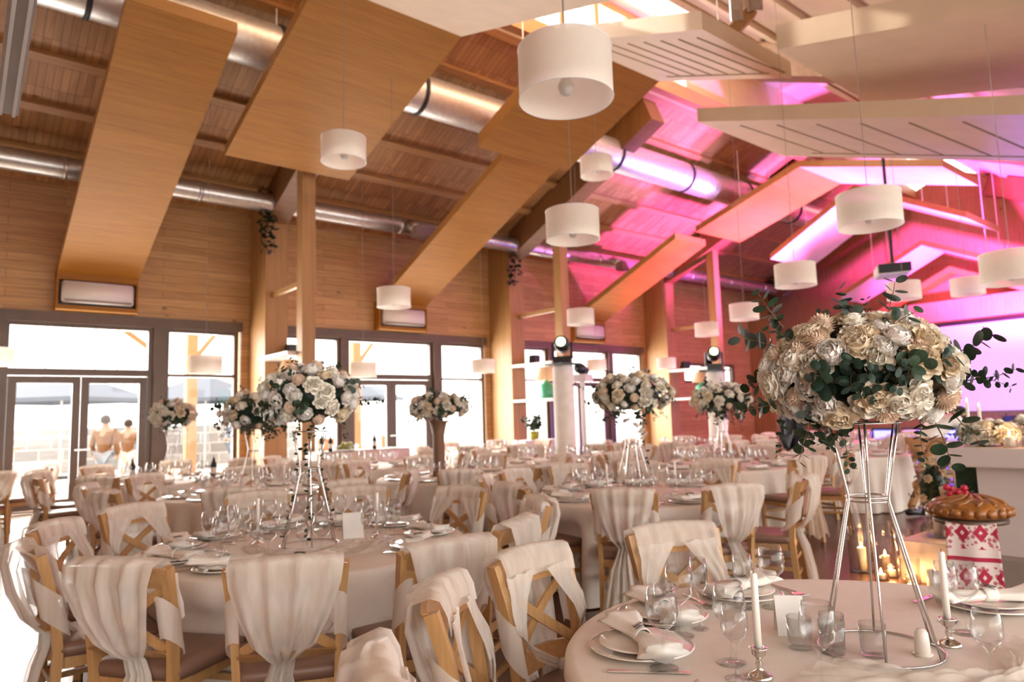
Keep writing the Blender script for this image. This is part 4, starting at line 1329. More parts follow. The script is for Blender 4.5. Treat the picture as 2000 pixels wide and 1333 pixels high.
for (gx, gy), lb in zip(((2.09, 1.08), (2.075, .955), (2.02, 1.045), (1.995, 1.13)), ('water tumbler inside the back of the wire stand', 'water tumbler inside the front right of the wire stand', 'water tumbler in the middle of the wire stand', 'water tumbler inside the left of the wire stand')):
    lay(TM, 'tumbler', gx, gy, TZ, 0, lb, 'glass', 'tumblers in the wire stand')
root = empty('salt_shaker', (2.175, .865, TZ)); tag(root, 'white ceramic salt shaker beside the wire stand', 'shaker')
bm = BM(); lathe(bm, [(0, 0), (.018, 0), (.0205, .008), (.019, .04), (.0175, .058), (.012, .067), (0, .069)], 20); mk('body', bm, 'china', root, True)
bm = BM(); lathe(bm, [(0, -.003), (.025, -.003), (.026, .002), (.0, .002)][::-1], 20); mk('saucer', bm, 'china', root, True)
root.location.z += .003

def candlestick(x, y, label, s=1.0, far=False):
    root = empty('candlestick', (x, y, TZ)); tag(root, 'small silver candlestick ' + label, 'candlestick', 'silver candlesticks')
    bm = BM(); lathe(bm, [(0, 0), (.032, 0), (.033, .004), (.026, .010), (.012, .018), (.007, .027), (.011, .035), (.007, .043), (.009, .05), (.017, .058), (.019, .07), (.024, .074), (.024, .077), (.012, .078), (.011, .062), (0, .06)], 24)
    mk('stem_and_foot', bm, 'silver', root, True)
    bm = BM(); lathe(bm, [(0, 0), (.0098, 0), (.0092, .2), (.0075, .205), (0, .206)], 16)
    c = mk('taper_candle', bm, 'wax', None, True, (x, y, TZ + .0605))
    tag(c, 'white taper candle ' + label, 'candle', 'white taper candles')
    bm = BM(); tube(bm, [(0, 0, .205), (.001, 0, .214)], .0009, 5); mk('wick', bm, 'rubber', c)
candlestick(1.705, 1.085, 'lower left on the near right table')
candlestick(2.315, .845, 'right of the wire stand on the near right table')
candlestick(2.10, 3.88, 'right of the ivy stand')
candlestick(1.50, 4.22, 'left of the ivy stand')
candlestick(2.45, 1.42 + .0, 'farther back') if False else None
for t_, dx in (('T3', -.3), ('T3', .3), ('T4', -.3), ('T4', .3), ('T5', -.28), ('T6', .3), ('T7', -.3)):
    (x, y), R, nm = TABS[t_]
    candlestick(x + dx * CR.x, y + dx * CR.y, ('left' if dx < 0 else 'right') + ' of the stand on ' + nm)
def card(x, y, rz, label, w=.10, h=.14):
    root = empty('menu_card', (x, y, TZ), rz); tag(root, label, 'card', 'white table cards')
    bm = BM(); bar(bm, (0, -.035, 0.001), (0, 0, h), w, .0015, (0, 1, 0)); mk('front_leaf', bm, 'white_cloth', root)
    bm = BM(); bar(bm, (0, .035, 0.001), (0, .002, h), w, .0015, (0, 1, 0)); mk('back_leaf', bm, 'white_cloth', root)
card(2.10, 1.22, -.85, 'blank white folded card left of the wire stand on the near right table', .085, .115)
card(1.99, 3.98, -.35, 'blank white folded card right of the ivy stand', .12, .15)

# front left and centre tables, full settings
for k in ('T1', 'T3'):
    (x, y), R, nm = TABS[k]
    for a, rc in SEATS[k]:
        hh = clock(x, y, D(a))
        if k == 'T1' and a in (272,): continue
        setting(x, y, D(a + (6 if k == 'T1' and a == 296 else 0)), R, 'at %s on %s' % (clock_words(hh), nm), nm, True, 1, (0, 1, 2)[:3 if k == 'T1' else 2], cutlery=True)
for k in TABS:
    if k in ('T1', 'T2', 'T3'): continue
    (x, y), R, nm = TABS[k]
    n = 9
    for i in range(n):
        a = i * 2 * PI / n + .2
        setting(x, y, a, R, 'at %s on %s' % (clock_words(clock(x, y, a)), nm), nm, False, 1, (0, 1) if k != 'T14' else (0,), cutlery=False)

# tulle runners on the two near tables
def tulle(cx, cy, R0, label, seed, side, z=.752):
    rnd = random.Random(seed)
    ph = [rnd.uniform(0, 6.28) for _ in range(6)]
    bm = BM()
    def f(u, v):
        a = side + (u - .5) * 2.7
        w = .10 + .05 * sin(5 * u + ph[0])
        r = R0 + (v - .5) * 2 * w + .05 * sin(4.3 * u + ph[1])
        h = .006 + abs(.018 * sin(9 * u + 5 * v + ph[2]) * sin(13 * v + 3 * u + ph[3])) + .008 * abs(sin(31 * u + 14 * v + ph[4]))
        h *= min(1, 6 * v, 6 * (1 - v)) + .1
        return (r * cos(a), r * sin(a), h)
    grid(bm, f, 90, 34)
    o = mk('tulle_runner', bm, 'tulle', None, True, (cx, cy, z)); tag(o, label, 'tulle')
tulle(2.13, .93, .30, 'crumpled sheer tulle laid along the front of the near right table', 3, -2.0)
tulle(1.72, 4.0, .36, 'crumpled sheer tulle around the foot of the ivy stand', 5, -2.2)
tulle(4.8, 4.1, .36, 'crumpled sheer tulle on the centre table', 6, -2.2)

# ------------------------------------------------------------------ flowers
def petal(bm, base, ax, wdir, L, Wd, curl, cup, n=5):
    """petal starting at base, growing along ax, spread along wdir, curled outwards"""
    out = ax.cross(wdir).normalized()
    rows = []
    for i in range(n):
        t = i / (n - 1)
        w = Wd * (sin(PI * min(.92, .18 + .62 * t)) ** .8)
        row = []
        for j in range(5):
            s = -1 + j / 2
            off = out * (cup * L * (s * s) * .5 - curl * L * t * t)
            row.append(bm.verts.new(base + ax * (L * t) * (1 - .12 * s * s * t) + wdir * (w * s) + off))
        rows.append(row)
    for a, b in zip(rows, rows[1:]):
        for j in range(4): bm.faces.new((a[j], a[j + 1], b[j + 1], b[j]))
def rose_mesh(mat, seed, rings=((.006, 3, .045, .016, -.1), (.013, 4, .046, .022, .02), (.022, 5, .046, .026, .12), (.031, 6, .043, .029, .28), (.038, 7, .036, .031, .5))):
    rnd = random.Random(seed); bm = BM()
    for qi, (r, n, L, Wd, curl) in enumerate(rings):
        o = rnd.uniform(0, 6.28)
        for k in range(n):
            a = o + 2 * PI * k / n + rnd.uniform(-.12, .12)
            rad = Vector((cos(a), sin(a), 0)); tan = Vector((-sin(a), cos(a), 0))
            lean = .02 + .17 * qi + rnd.uniform(-.05, .05)
            ax = (Vector((0, 0, 1)) * cos(lean) + rad * sin(lean)).normalized()
            petal(bm, rad * r * .55 + Vector((0, 0, -.012 - .003 * qi)), ax, tan, L * rnd.uniform(.93, 1.07), Wd, curl, .9)
    lathe(bm, [(0, -.035), (.022, -.03), (.034, -.012), (.03, .008), (0, .012)], 12)
    bmesh.ops.scale(bm, verts=bm.verts, vec=(1, 1, .95))
    return to_mesh('rose', bm, mat, True)
def dahlia_mesh(mat, seed):
    rnd = random.Random(seed); bm = BM()
    n = 110
    for i in range(n):
        ph = math.acos(1 - 1.25 * (i + .5) / n); a = i * 2.39996
        d = Vector((sin(ph) * cos(a), sin(ph) * sin(a), cos(ph)))
        t = Vector((-sin(a), cos(a), 0)); upv = d.cross(t)
        b = d * .022; L = .019 + .004 * rnd.random(); w = .0055
        tip = b + d * L
        vs = [bm.verts.new(b - t * w * .6), bm.verts.new(b + d * L * .6 - t * w), bm.verts.new(tip + upv * .001), bm.verts.new(b + d * L * .6 + t * w), bm.verts.new(b + t * w * .6)]
        c = bm.verts.new(b + d * L * .55 - upv * .003)
        for p, q in zip(vs, vs[1:]): bm.faces.new((p, q, c))
    lathe(bm, [(0, -.02), (.02, -.016), (.028, 0), (.02, .02), (0, .026)], 12)
    return to_mesh('dahlia', bm, mat, True)
def peony_mesh(seed):
    return rose_mesh('peony', seed, ((.008, 4, .036, .02, -.45), (.017, 5, .042, .026, -.4), (.027, 6, .048, .031, -.32), (.036, 7, .05, .035, -.2), (.042, 8, .044, .038, .1)))
FL = {'rose': [rose_mesh('rose', 1), rose_mesh('rose', 2), rose_mesh('rose_cream', 3)], 'dahlia': [dahlia_mesh('dahlia', 4)], 'peony': [peony_mesh(5), peony_mesh(6)]}
def leaf_face(bm, base, d, side, L, W):
    """rounded leaf"""
    nrm = d.cross(side).normalized()
    pts = []
    n = 8
    ctr = bm.verts.new(base + d * L * .5 - nrm * L * .06)
    for i in range(n * 2):
        a = PI * i / n
        pts.append(bm.verts.new(base + d * (L * .5 * (1 - cos(a))) + side * (W * sin(a)) ))
    for i in range(n * 2): bm.faces.new((ctr, pts[i], pts[(i + 1) % (2 * n)]))
def branch_mesh(seed, L=.2, pairs=7, lw=.018, ll=.034, mat='leaf', droop=.3):
    rnd = random.Random(seed); bm = BM()
    pts = []
    p = Vector((0, 0, 0)); d = Vector((0, 0, 1))
    for i in range(pairs + 1):
        pts.append(p.copy())
        d = (d + Vector((rnd.uniform(-.18, .18) + droop * .12, rnd.uniform(-.18, .18), -.02))).normalized()
        p = p + d * (L / pairs)
    tube(bm, pts, [.0022 * (1 - .6 * i / pairs) for i in range(pairs + 1)], 5)
    ns = len(bm.faces)
    for i in range(1, pairs + 1):
        a = rnd.uniform(0, 6.28)
        dd = (pts[i] - pts[i - 1]).normalized()
        s = .65 + .45 * (1 - i / pairs)
        for k in (0, PI):
            r1 = dd.orthogonal().normalized(); r2 = dd.cross(r1)
            rad = r1 * cos(a + k) + r2 * sin(a + k)
            ld = (rad + dd * rnd.uniform(.1, .7)).normalized()
            sd = (ld.cross(dd).normalized() + Vector((rnd.uniform(-.5, .5), rnd.uniform(-.5, .5), rnd.uniform(-.5, .5)))).normalized()
            sd = (sd - ld * sd.dot(ld)).normalized()
            leaf_face(bm, pts[i] + rad * .004, ld, sd, ll * s * rnd.uniform(.85, 1.15), lw * s)
    for f in bm.faces[:ns] if False else []: pass
    bm.faces.ensure_lookup_table()
    for i in range(ns): bm.faces[i].material_index = 1
    return to_mesh('eucalyptus_branch', bm, [mat, 'stem'])
BR = [branch_mesh(1, .13, 5, .021, .042), branch_mesh(2, .14, 5, .024, .046, 'leaf'), branch_mesh(3, .11, 4, .025, .044, 'leaf_grey'), branch_mesh(4, .17, 7, .016, .030, 'leaf'), branch_mesh(5, .11, 5, .017, .050, 'leaf_dark'), branch_mesh(6, .2, 8, .014, .024, 'leaf')]
M['panel'].node_tree.nodes['Principled BSDF'].inputs['Specular IOR Level'].default_value = 0.25
for q in ('leaf', 'leaf_grey', 'leaf_dark'): M[q].node_tree.nodes['Principled BSDF'].inputs['Specular IOR Level'].default_value = 0.25
for q in ('rose', 'rose_cream', 'peony', 'dahlia'):
    M[q].node_tree.nodes['Principled BSDF'].inputs['Specular IOR Level'].default_value = 0.12
    M[q].node_tree.nodes['Principled BSDF'].inputs['Roughness'].default_value = 0.85
def core_mesh():
    bm = BM(); bmesh.ops.create_icosphere(bm, subdivisions=3, radius=1)
    for v in bm.verts: v.co *= .93 + .1 * sin(9 * v.co.x + 4 * v.co.z) * sin(8 * v.co.y)
    return to_mesh('leafy_core', bm, 'leaf_dark', True)
CORE = core_mesh()
def orient(o, n, rnd, spin=True):
    q = Vector(n).to_track_quat('Z', 'Y')
    if spin: q = q @ Euler((0, 0, rnd.uniform(0, 6.28))).to_quaternion()
    o.rotation_mode = 'QUATERNION'; o.rotation_quaternion = q
def bouquet(c, a, b, label, nfl, nbr, seed, fs=1.0, mix=(.5, .2, .3), skew=0.0, hang=0, asym=None, hole=None):
    """c centre, a horizontal half width, b half height"""
    rnd = random.Random(seed)
    root = empty('floral_bouquet', c); tag(root, label, 'bouquet', 'tall white rose centrepieces')
    k = link_obj('foliage_core', CORE, root); k.scale = (a * .76, a * .76, b * .76)
    n = nfl; placed = 0
    for i in range(n):
        zf = 1 - 1.72 * (i + .5) / n          # top to a little below the middle
        ph = math.acos(max(-1, min(1, zf))); az = i * 2.39996 + rnd.uniform(-.15, .15)
        d = Vector((sin(ph) * cos(az), sin(ph) * sin(az), cos(ph)))
        if hole is not None and d.dot(hole[0]) > hole[1]: continue
        if rnd.random() < .05: continue
        aa = a * (1 + skew * d.dot(CR))
        p = Vector((d.x * aa, d.y * aa, d.z * b)) * rnd.uniform(.86, .97)
        r = rnd.random()
        kind = 'rose' if r < mix[0] else ('dahlia' if r < mix[0] + mix[1] else 'peony')
        me = rnd.choice(FL[kind])
        o = link_obj(kind, me, root, p)
        nrm = Vector((d.x / a, d.y / a, d.z / b)).normalized()
        nrm = (nrm + Vector((rnd.uniform(-.2, .2), rnd.uniform(-.2, .2), rnd.uniform(-.1, .25)))).normalized()
        orient(o, nrm, rnd)
        s = fs * rnd.uniform(.82, 1.18) * (.86 if kind == 'peony' else .98); o.scale = (s, s, s)
    for i in range(nbr):
        az = rnd.uniform(0, 6.28); zf = rnd.uniform(-.95, .98)
        ph = math.acos(zf)
        d = Vector((sin(ph) * cos(az), sin(ph) * sin(az), cos(ph)))
        p = Vector((d.x * a, d.y * a, d.z * b)) * .72
        o = link_obj('eucalyptus_branch', BR[rnd.randrange(len(BR))], root, p)
        nn = (Vector((d.x, d.y, d.z * .8)) + Vector((rnd.uniform(-.35, .35), rnd.uniform(-.35, .35), rnd.uniform(-.5, .25)))).normalized()
        orient(o, nn, rnd)
        s = rnd.uniform(.75, 1.15) * (a / .27) ** .7 * (1.0 if zf < .4 else .8); o.scale = (s, s, s)
    for i in range(hang):
        az = rnd.uniform(0, 6.28)
        d = Vector((cos(az), sin(az), 0))
        o = link_obj('eucalyptus_branch', BR[rnd.choice((3, 5, 1))], root, d * a * rnd.uniform(.5, .85) + Vector((0, 0, -b * .6)))
        orient(o, (d * .5 + Vector((0, 0, -1))).normalized(), rnd); o.scale = (.75,) * 3
    return root
def stand(x, y, label, H=.65, zb=TZ, n=6, r0=.165, r1=.058, r2=.105, zw=.435, rot=0.3, ivy=0, group='silver wire stands'):
    root = empty('wire_flower_stand', (x, y, zb)); tag(root, label, 'flower stand', group)
    rr = .0037
    bm = BM(); tube(bm, ring_pts(r0, rr, 48), rr * .9, 8, True); mk('base_ring', bm, 'chrome', root, True)
    bm = BM(); tube(bm, ring_pts(r1, zw, 28), rr * .8, 8, True); mk('waist_ring', bm, 'chrome', root, True)
    bm = BM(); tube(bm, ring_pts(r1 * .98, zw - .012, 28), rr * .8, 8, True); mk('waist_ring', bm, 'chrome', root, True)
    bm = BM(); tube(bm, ring_pts(r2, H, 32), rr * .8, 8, True); mk('top_ring', bm, 'chrome', root, True)
    for k in range(n):
        a = rot + 2 * PI * k / n
        c, s = cos(a), sin(a)
        bm = BM(); tube(bm, [(r0 * c, r0 * s, rr), ((r0 * .5 + r1 * .5) * c, (r0 * .5 + r1 * .5) * s, zw / 2), ((r1 + .003) * c, (r1 + .003) * s, zw - .012), ((r1 + .003) * c, (r1 + .003) * s, zw + .004), ((r1 + .001) * .55 * c + r2 * .45 * c, ((r1 + .001) * .55 + r2 * .45) * s, (zw * .55 + H * .45)), (r2 * c, r2 * s, H)], rr, 8)
        mk('rod', bm, 'chrome', root, True)
    return root
def ivy_strand(root_loc, pts, label, seed, mat='leaf_dark', lw=.013, n=None):
    rnd = random.Random(seed); root = empty('ivy_strand', root_loc); tag(root, label, 'ivy', 'trailing strands')
    o = Vector(root_loc); pts = [Vector(p) - o for p in pts]
    bm = BM(); tube(bm, pts, .0013, 5); mk('vine', bm, 'stem', root)
    bm = BM()
    for a, b in zip(pts, pts[1:]):
        L = (b - a).length; m = max(2, int(L / .028))
        for i in range(m):
            p = a.lerp(b, i / m)
            ld = Vector((rnd.uniform(-1, 1), rnd.uniform(-1, 1), rnd.uniform(-.6, .4))).normalized()
            sd = ld.orthogonal().normalized()
            leaf_face(bm, p, ld, sd, lw * 2.0 * rnd.uniform(.7, 1.3), lw * rnd.uniform(.6, 1.1))
    tag(mk('leaves', bm, mat, root), kind='stuff')

# near right bouquet
SX, SY = 2.144, .968
stand(SX, SY, 'silver hourglass wire stand under the big near bouquet', rot=.5)
viewd = Vector((-SX, -SY, 0)).normalized()
bc = Vector((SX, SY, 1.545))
hole = ((viewd + Vector((0, 0, -.12)) + CR * -.12).normalized(), .93)
bq = bouquet(bc, .275, .185, 'biggest bouquet of white roses and eucalyptus, right foreground', 150, 20, 21, .92, mix=(.5, .16, .34), hang=3, hole=hole)
rnd = random.Random(77)
# loose eucalyptus sprays reaching out of the big bouquet
for (dx, dz, nx, nz, b, s) in ((-.27, .09, -1, .25, 2, 1.1), (-.24, .16, -.6, .8, 1, .9), (-.03, .20, -.05, 1, 2, .75), (.12, .19, .35, 1, 2, 1.0), (.29, .05, 1, .22, 1, 1.15), (.30, -.03, 1, -.1, 3, 1.1), (.27, -.08, .8, -.8, 1, 1.1), (.30, .0, 1, .02, 5, .9),
                               (-.28, -.10, -1, -.3, 0, .9), (-.18, -.17, -.4, -1, 0, .9), (-.08, -.18, .1, -1, 3, .8), (.24, -.14, .5, -1, 1, 1.1), (.2, -.15, .2, -1, 3, .8), (-.2, .1, -1, .6, 0, .8)):
    off = CR * dx * .85 + Vector((0, 0, dz * .85)) + viewd * .08
    o = link_obj('eucalyptus_branch', BR[b], bq, off)
    orient(o, (CR * nx + Vector((0, 0, nz)) + viewd * .25).normalized(), rnd); o.scale = (s,) * 3
for i in range(9):
    d = (hole[0] + CR * rnd.uniform(-.4, .4) + Vector((0, 0, rnd.uniform(-.35, .35)))).normalized()
    o = link_obj('eucalyptus_branch', BR[rnd.choice((4, 4, 1, 2))], bq, Vector((d.x * .2, d.y * .2, d.z * .13)))
    orient(o, (d + CR * rnd.uniform(-1, 1) + Vector((0, 0, rnd.uniform(-1, .6)))).normalized(), rnd); o.scale = (.8,) * 3
# other bouquets
stand(1.71, 3.97, 'silver wire stand wound with ivy on the front left table', rot=.2)
bouquet((1.71, 3.97, 1.60), .29, .20, 'white rose bouquet above the ivy wound stand, front left table', 72, 26, 31, 1.0, mix=(.55, .1, .35), hang=5)
for i, (ax, s) in enumerate(((2.4, 1), (4.2, 1), (5.6, .7))):
    r0, r1 = .15, .06
    P = [(1.71 + r1 * 1.3 * cos(ax), 3.97 + r1 * 1.3 * sin(ax), 1.42), (1.71 + r1 * 1.1 * cos(ax), 3.97 + r1 * sin(ax), TZ + .43), (1.71 + .115 * cos(ax + .1), 3.97 + .115 * sin(ax + .1), TZ + .22), (1.71 + .15 * cos(ax), 3.97 + .15 * sin(ax), TZ + .22 - .2 * s)]
    ivy_strand((1.71, 3.97, TZ), P, ('ivy strand on the left rod of the front left stand', 'ivy strand on the near rod of the front left stand', 'ivy strand on the right rod of the front left stand')[i], 40 + i)
stand(4.74, 4.13, 'silver wire stand on the centre table with hanging orchids', rot=.1)
bouquet((4.74, 4.13, 1.62), .36, .19, 'wide cream rose bouquet above the centre table', 76, 26, 51, 1.0, mix=(.75, .05, .2), skew=.1, hang=7)
ivy_strand((4.74, 4.13, TZ), [(4.82, 4.02, 1.45), (4.80, 4.05, 1.3), (4.79, 4.03, 1.15), (4.82, 4.0, .95)], 'dark leafy strand hanging down the centre table stand', 60)
ivy_strand((4.70, 4.05, 1.3), [(4.60, 4.12, 1.50), (4.64, 4.08, 1.42), (4.70, 4.02, 1.34), (4.76, 3.98, 1.22)], 'white orchid spray hanging from the centre bouquet', 61, 'peony', .03)
stand(2.56, 7.35, 'silver wire stand just behind the ivy stand, left', rot=.1)
bouquet((2.56, 7.30, 1.58), .36, .22, 'leafier bouquet half hidden left behind the ivy stand one', 50, 34, 71, 1.1, mix=(.7, .1, .2), hang=12)
stand(2.45, 10.1, 'silver wire stand before the window right of the glass doors', rot=.4)
bouquet((2.45, 10.1, 1.62), .29, .20, 'small round bouquet before the window right of the glass doors', 44, 20, 81, 1.15, mix=(.8, .1, .1), hang=4)
root = empty('vase', (4.72, 7.17, TZ)); tag(root, 'tall twiggy vase under the bouquet before the centre doors', 'vase')
bm = BM(); lathe(bm, [(0, 0), (.09, 0), (.075, .1), (.07, .5), (.11, .68), (0, .68)], 18); mk('body', bm, 'stem', root, True)
bouquet((4.72, 7.17, 1.60), .37, .17, 'wide loose bouquet before the centre bay doors', 52, 30, 91, 1.1, mix=(.8, .1, .1), hang=4)
stand(7.83, 5.30, 'silver wire stand in the middle distance left of the big bouquet', rot=.4)
bouquet((7.83, 5.30, 1.60), .40, .22, 'cream and green bouquet peeking out left of the big bouquet', 50, 34, 101, 1.15, mix=(.8, .1, .1), hang=5)

# ------------------------------------------------------------------ bar, bread stand and candles at the right
bx, by = 6.07, 1.98
root = empty('white_bar', (bx, by, 0)); tag(root, 'white bar counter with thick top at the right edge', 'bar counter')
bm = BM(); box(bm, -.15, 1.25, -3.2, .16, .98, 1.12); bmesh.ops.bevel(bm, geom=bm.edges[:], offset=.008, segments=2, affect='EDGES'); mk('counter_top', bm, 'bar', root)
bm = BM(); box(bm, .0, 1.1, -3.2, -.06, .34, .98); mk('front_panel', bm, 'bar', root)
bm = BM(); box(bm, -.2, 1.1, -3.2, .02, 0, .34); mk('plinth', bm, 'plinth', root)
bm = BM(); box(bm, .1, 1.0, -.06, .12, .34, .98); mk('dark_gap_fill', bm, 'leaf_dark', root)  # solid dark block painted in for the dark gap under the counter
root = empty('white_step', (6.6, 2.40, 0)); tag(root, 'low white step block beside the bar holding a glass candle', 'step')
bm = BM(); box(bm, -.3, .4, -.22, .22, 0, .33); bmesh.ops.bevel(bm, geom=bm.edges[:], offset=.006, segments=2, affect='EDGES'); mk('block', bm, 'bar', root)
BX, BY, BZ = 4.93, 1.62, .755
root = empty('bread_stand', (BX, BY, 0)); tag(root, 'round stand under the festive bread covered by an embroidered towel', 'stand')
bm = BM(); lathe(bm, [(0, 0), (.15, 0), (.15, .03), (.03, .05), (.03, BZ - .045), (.2, BZ - .025), (.2, BZ - .001), (0, BZ - .001)], 24); mk('pedestal', bm, 'frame', root, True)
t = empty('embroidered_towel', (BX, BY, BZ)); tag(t, 'white linen towel with red embroidery hanging below the bread', 'towel')
t.rotation_euler = (0, 0, math.atan2(BY, BX) - PI / 2)
bm = BM()
vv = grid(bm, lambda u, v: ((u - .5) * (.25 + .03 * v), (-.205 - .02 * v + .008 * sin(u * 9)) if v > .15 else -.205 * v / .15, -v * .52 + .06 if v > .15 else .003 - .02 * (v / .15) ** 2), 24, 30)
bmesh.ops.recalc_face_normals(bm, faces=bm.faces)
g_ = bmesh.ops.solidify(bm, geom=bm.faces[:], thickness=.003)
mk('linen', bm, 'embroidery', t, True)
root = empty('festive_bread', (BX, BY, BZ)); root.scale = (.82, .82, .82); tag(root, 'round golden festive bread with braided top on the stand', 'bread')
bm = BM()
lathe(bm, [(0, .01), (.24, .01), (.265, .03), (.27, .07), (.24, .11), (.15, .145), (0, .16)], 40)
mk('loaf', bm, 'crust', root, True)
for k in range(22):
    a = 2 * PI * k / 22
    bm = BM(); bmesh.ops.create_icosphere(bm, subdivisions=2, radius=.036, matrix=Matrix.Translation((.262 * cos(a), .262 * sin(a), .055)) @ Matrix.Rotation(a, 4, 'Z') @ Matrix.Diagonal((.8, 1.15, 1.0, 1))); mk('dough_bead', bm, 'crust', root, True)
for k in range(12):
    a = 2 * PI * k / 12
    bm = BM(); tube(bm, [(.23 * cos(a + .3 * q), .23 * sin(a + .3 * q) * 1, .115 + .0 * q) if False else ((.24 - .05 * q) * cos(a + .18 * q), (.24 - .05 * q) * sin(a + .18 * q), .108 + .015 * q) for q in range(5)], [.012, .02, .022, .018, .01], 8); mk('dough_braid', bm, 'crust', root, True)
for k in range(7):
    a = k * .9
    o = empty('red_flower', (BX + .05 * cos(a), BY + .06 + .05 * sin(a), BZ + .14 + .018 * (k % 3))); tag(o, 'small red flower in the sprig on top of the bread', 'flower', 'red flowers on the bread')
    bm = BM(); bmesh.ops.create_icosphere(bm, subdivisions=2, radius=.02); 
    for v in bm.verts: v.co *= 1 + .25 * sin(7 * math.atan2(v.co.y, v.co.x))
    mk('petals', bm, 'red', o, True)
    bm = BM(); leaf_face(bm, Vector((.01, 0, 0)), Vector((cos(a), sin(a), .3)).normalized(), Vector((0, 0, 1)).cross(Vector((cos(a), sin(a), .3))).normalized(), .05, .012); mk('leaf', bm, 'leaf', o)
def glass_candle(loc, r, h, ch, label, lit=True, group='glass cylinder candles', e=2, cr=.035):
    root = empty('glass_cylinder', loc); tag(root, 'clear glass cylinder ' + label, 'vase', 'glass cylinders')
    bm = BM(); lathe(bm, [(0, 0), (r, 0), (r, h), (r - .003, h), (r - .003, .006), (0, .006)], 24); mk('wall', bm, 'wineglass', root, True)
    c = empty('pillar_candle', Vector(loc) + Vector((0, 0, .007))); tag(c, 'white candle burning inside the glass cylinder ' + label, 'candle', group)
    bm = BM(); lathe(bm, [(0, 0), (cr, 0), (cr, ch), (cr * .8, ch + .003), (0, ch - .004)], 18); mk('wax', bm, 'wax', c, True)
    if lit:
        bm = BM(); lathe(bm, [(0, ch + .004), (.008, ch + .014), (.009, ch + .022), (.004, ch + .04), (0, ch + .052)], 10); mk('flame', bm, 'flame', c, True)
        light('candle_glow', 'POINT', Vector(loc) + Vector((0, 0, ch + .045)), e, (1, .5, .18), .02)
glass_candle((6.62, 2.42, .332), .09, .30, .17, 'on the white step', e=2)
cl = [((6.58, 2.86, 0), .10, .42, .12), ((6.84, 2.80, 0), .09, .34, .10), ((6.17, 2.50, 0), .08, .22, .06), ((6.40, 2.98, 0), .11, .52, .2), ((6.35, 2.72, 0), .08, .18, .05), ((6.20, 2.74, 0), .06, .14, .04), ((6.0, 2.42, 0), .05, .12, .04)]
wd = ['tallest on the floor beside the step', 'second tall on the floor behind', 'small on the floor in front', 'slim tall by the step corner', 'low on the floor left', 'lowest at the back', 'tiny nearest the bar']
for (l, r, h, ch), w in zip(cl, wd): glass_candle(l, r, h, ch, w, e=2.2)
o = empty('pillar_candle', (6.02, 2.27, 0)); tag(o, 'unlit white pillar candle on the floor before the step', 'candle')
bm = BM(); lathe(bm, [(0, 0), (.045, 0), (.045, .17), (.035, .175), (0, .17)], 18); mk('wax', bm, 'wax', o, True)
bm = BM(); tube(bm, [(0, 0, .17), (0, 0, .18)], .001, 5); mk('wick', bm, 'rubber', o)
# on the bar: flowers and candles
bouquet((6.28, 1.88, 1.21), .20, .10, 'low mound of white roses on the bar top', 44, 14, 121, .95, mix=(.9, .0, .1))
bouquet((6.75, 1.70, 1.24), .17, .10, 'dark leafy flower mound at the right edge on the bar', 16, 40, 122, .9, mix=(.9, .0, .1))
for i, (x, y, h) in enumerate(((6.05, 1.68, .12), (6.18, 1.60, .16), (6.02, 1.53, .14))):
    glass_candle((x, y, 1.121), .045, h, .07, ('behind the bread on the bar', 'second on the bar near the right edge', 'third on the bar at the right edge')[i], e=.5, cr=.03)
for i, (x, y, s) in enumerate(((6.62, 2.03, .30), (6.48, 2.07, .34))):
    c = empty('taper_candle', (x, y, 1.121)); tag(c, ('tall white taper left of the white roses on the bar', 'tall white taper behind the white roses on the bar')[i], 'candle')
    bm = BM(); lathe(bm, [(0, 0), (.012, 0), (.011, s), (0, s)], 12); lathe(bm, [(0, 0), (.035, 0), (.035, .01), (.014, .02)], 14); mk('wax', bm, 'wax', c, True)
    bm = BM(); lathe(bm, [(0, s), (.006, s + .012), (0, s + .035)], 8); mk('flame', bm, 'flame', c, True)
# leafy garland standing on the floor by the bar end
bouquet((7.4, 2.72, .62), .16, .34, 'tall dark leafy arrangement on the floor at the bar end', 14, 50, 130, .9, mix=(1, 0, 0))
bm = BM(); lathe(bm, [(0, 0), (.12, 0), (.14, .3), (.1, .34), (0, .34)], 16)
tag(mk('floor_vase', bm, 'frame', None, True, (7.4, 2.72, 0)), 'dark floor vase under the leafy arrangement at the bar end', 'vase')

# buffet by the windows with limes and bottles
root = empty('buffet_table', (6.1, 11.95, 0)); tag(root, 'ivory covered buffet table by the centre bay doors', 'table')
bm = BM(); box(bm, -.9, .9, -.35, .35, 0, .93); bmesh.ops.bevel(bm, geom=bm.edges[:], offset=.02, segments=2, affect='EDGES'); mk('cover', bm, 'cloth', root, True)
root = empty('fruit_tray', (5.75, 11.8, .93)); tag(root, 'glass tray of limes on the buffet table', 'tray')
bm = BM(); lathe(bm, [(0, 0), (.2, 0), (.24, .1), (.235, .1), (.195, .01), (0, .01)], 24); mk('tray', bm, 'wineglass', root, True)
for k in range(14):
    rr_ = .055 + .08 * ((k % 3) / 2); a = k * 2.4
    o = link_obj('lime', bpy.data.meshes.get('lime_fruit') or (lambda bm: (bmesh.ops.create_icosphere(bm, subdivisions=2, radius=.045), to_mesh('lime_fruit', bm, 'lime', True))[1])(BM()), None, (5.75 + rr_ * cos(a), 11.8 + rr_ * sin(a), .99 + (.06 if k > 9 else 0)))
    o.scale = (1, 1, .88); tag(o, 'yellow green lime piled on the glass tray', 'fruit', 'limes on the tray')
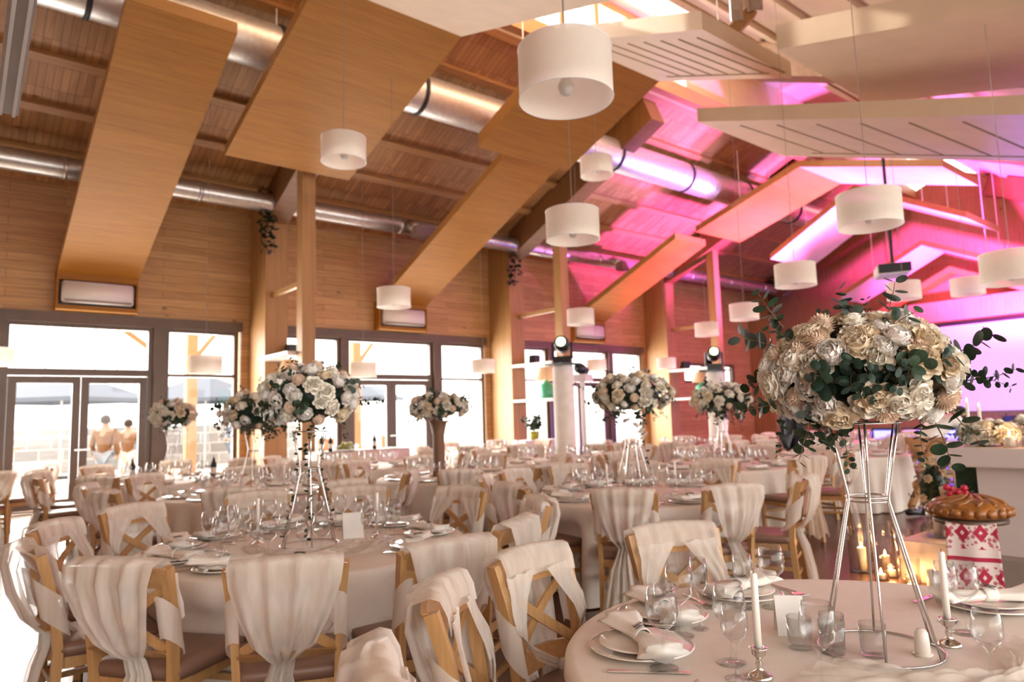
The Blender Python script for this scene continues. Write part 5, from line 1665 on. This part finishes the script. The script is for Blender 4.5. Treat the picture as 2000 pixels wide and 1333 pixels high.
for k, (x, y) in enumerate(((5.35, 11.9), (5.45, 11.75), (6.4, 11.9), (2.1, 10.7), (2.95, 10.0))):
    on_t = k > 2
    root = empty('bottle', (x, y, TZ if on_t else .931)); tag(root, ('dark bottle leftmost on the buffet table', 'second dark bottle on the buffet table', 'dark bottle right of the limes', 'dark bottle behind the small round bouquet', 'dark bottle before the window near the first column')[k], 'bottle')
    bm = BM(); lathe(bm, [(0, 0), (.037, 0), (.038, .18), (.015, .24), (.014, .3), (0, .3)], 16); mk('body', bm, 'dark_cloth', root, True)
    bm = BM(); lathe(bm, [(0, .3), (.0155, .3), (.0155, .27)], 12); lathe(bm, [(.0385, .06), (.0385, .14)], 16); mk('label_and_cap', bm, 'white_cloth', root, True)
root = empty('potted_orchid', (11.0, 12.6, 1.1)); tag(root, 'small potted plant on a white ledge behind the lit column', 'plant')
bm = BM(); box(bm, -.5, .5, -.25, .25, -1.1, -.2); mk('white_ledge', bm, 'white', root)
bm = BM(); lathe(bm, [(0, -.2), (.1, -.2), (.13, 0), (0, 0)], 16); mk('pot', bm, 'lime', root, True)
for k in range(7):
    o = link_obj('leafy_branch', BR[k % 4], root, (0, 0, 0)); orient(o, (cos(k), sin(k), 1.3), rnd); o.scale = (3, 3, 3)
# ivy hanging on the columns near the roof
for i, (x, z0) in enumerate(((5.1, 6.25), (11.6, 6.2), (24.2, 6.3))):
    root = empty('hanging_ivy', (x, 13.95, z0)); tag(root, ('dark ivy hanging beside the first column under the roof', 'dark ivy hanging beside the second column under the roof', 'dark ivy on the last column by the gable wall')[i], 'ivy', 'ivy garlands on the columns')
    bm = BM(); rn = random.Random(i)
    for k in range(160):
        p = Vector((rn.uniform(-.16, .16), rn.uniform(-.12, .05), -rn.random() ** 1.4 * 1.3))
        ld = Vector((rn.uniform(-1, 1), rn.uniform(-1, .3), rn.uniform(-1, .2))).normalized()
        leaf_face(bm, p, ld, ld.orthogonal().normalized(), .11, .04)
    tag(mk('leaves', bm, 'leaf_dark', root), kind='stuff')
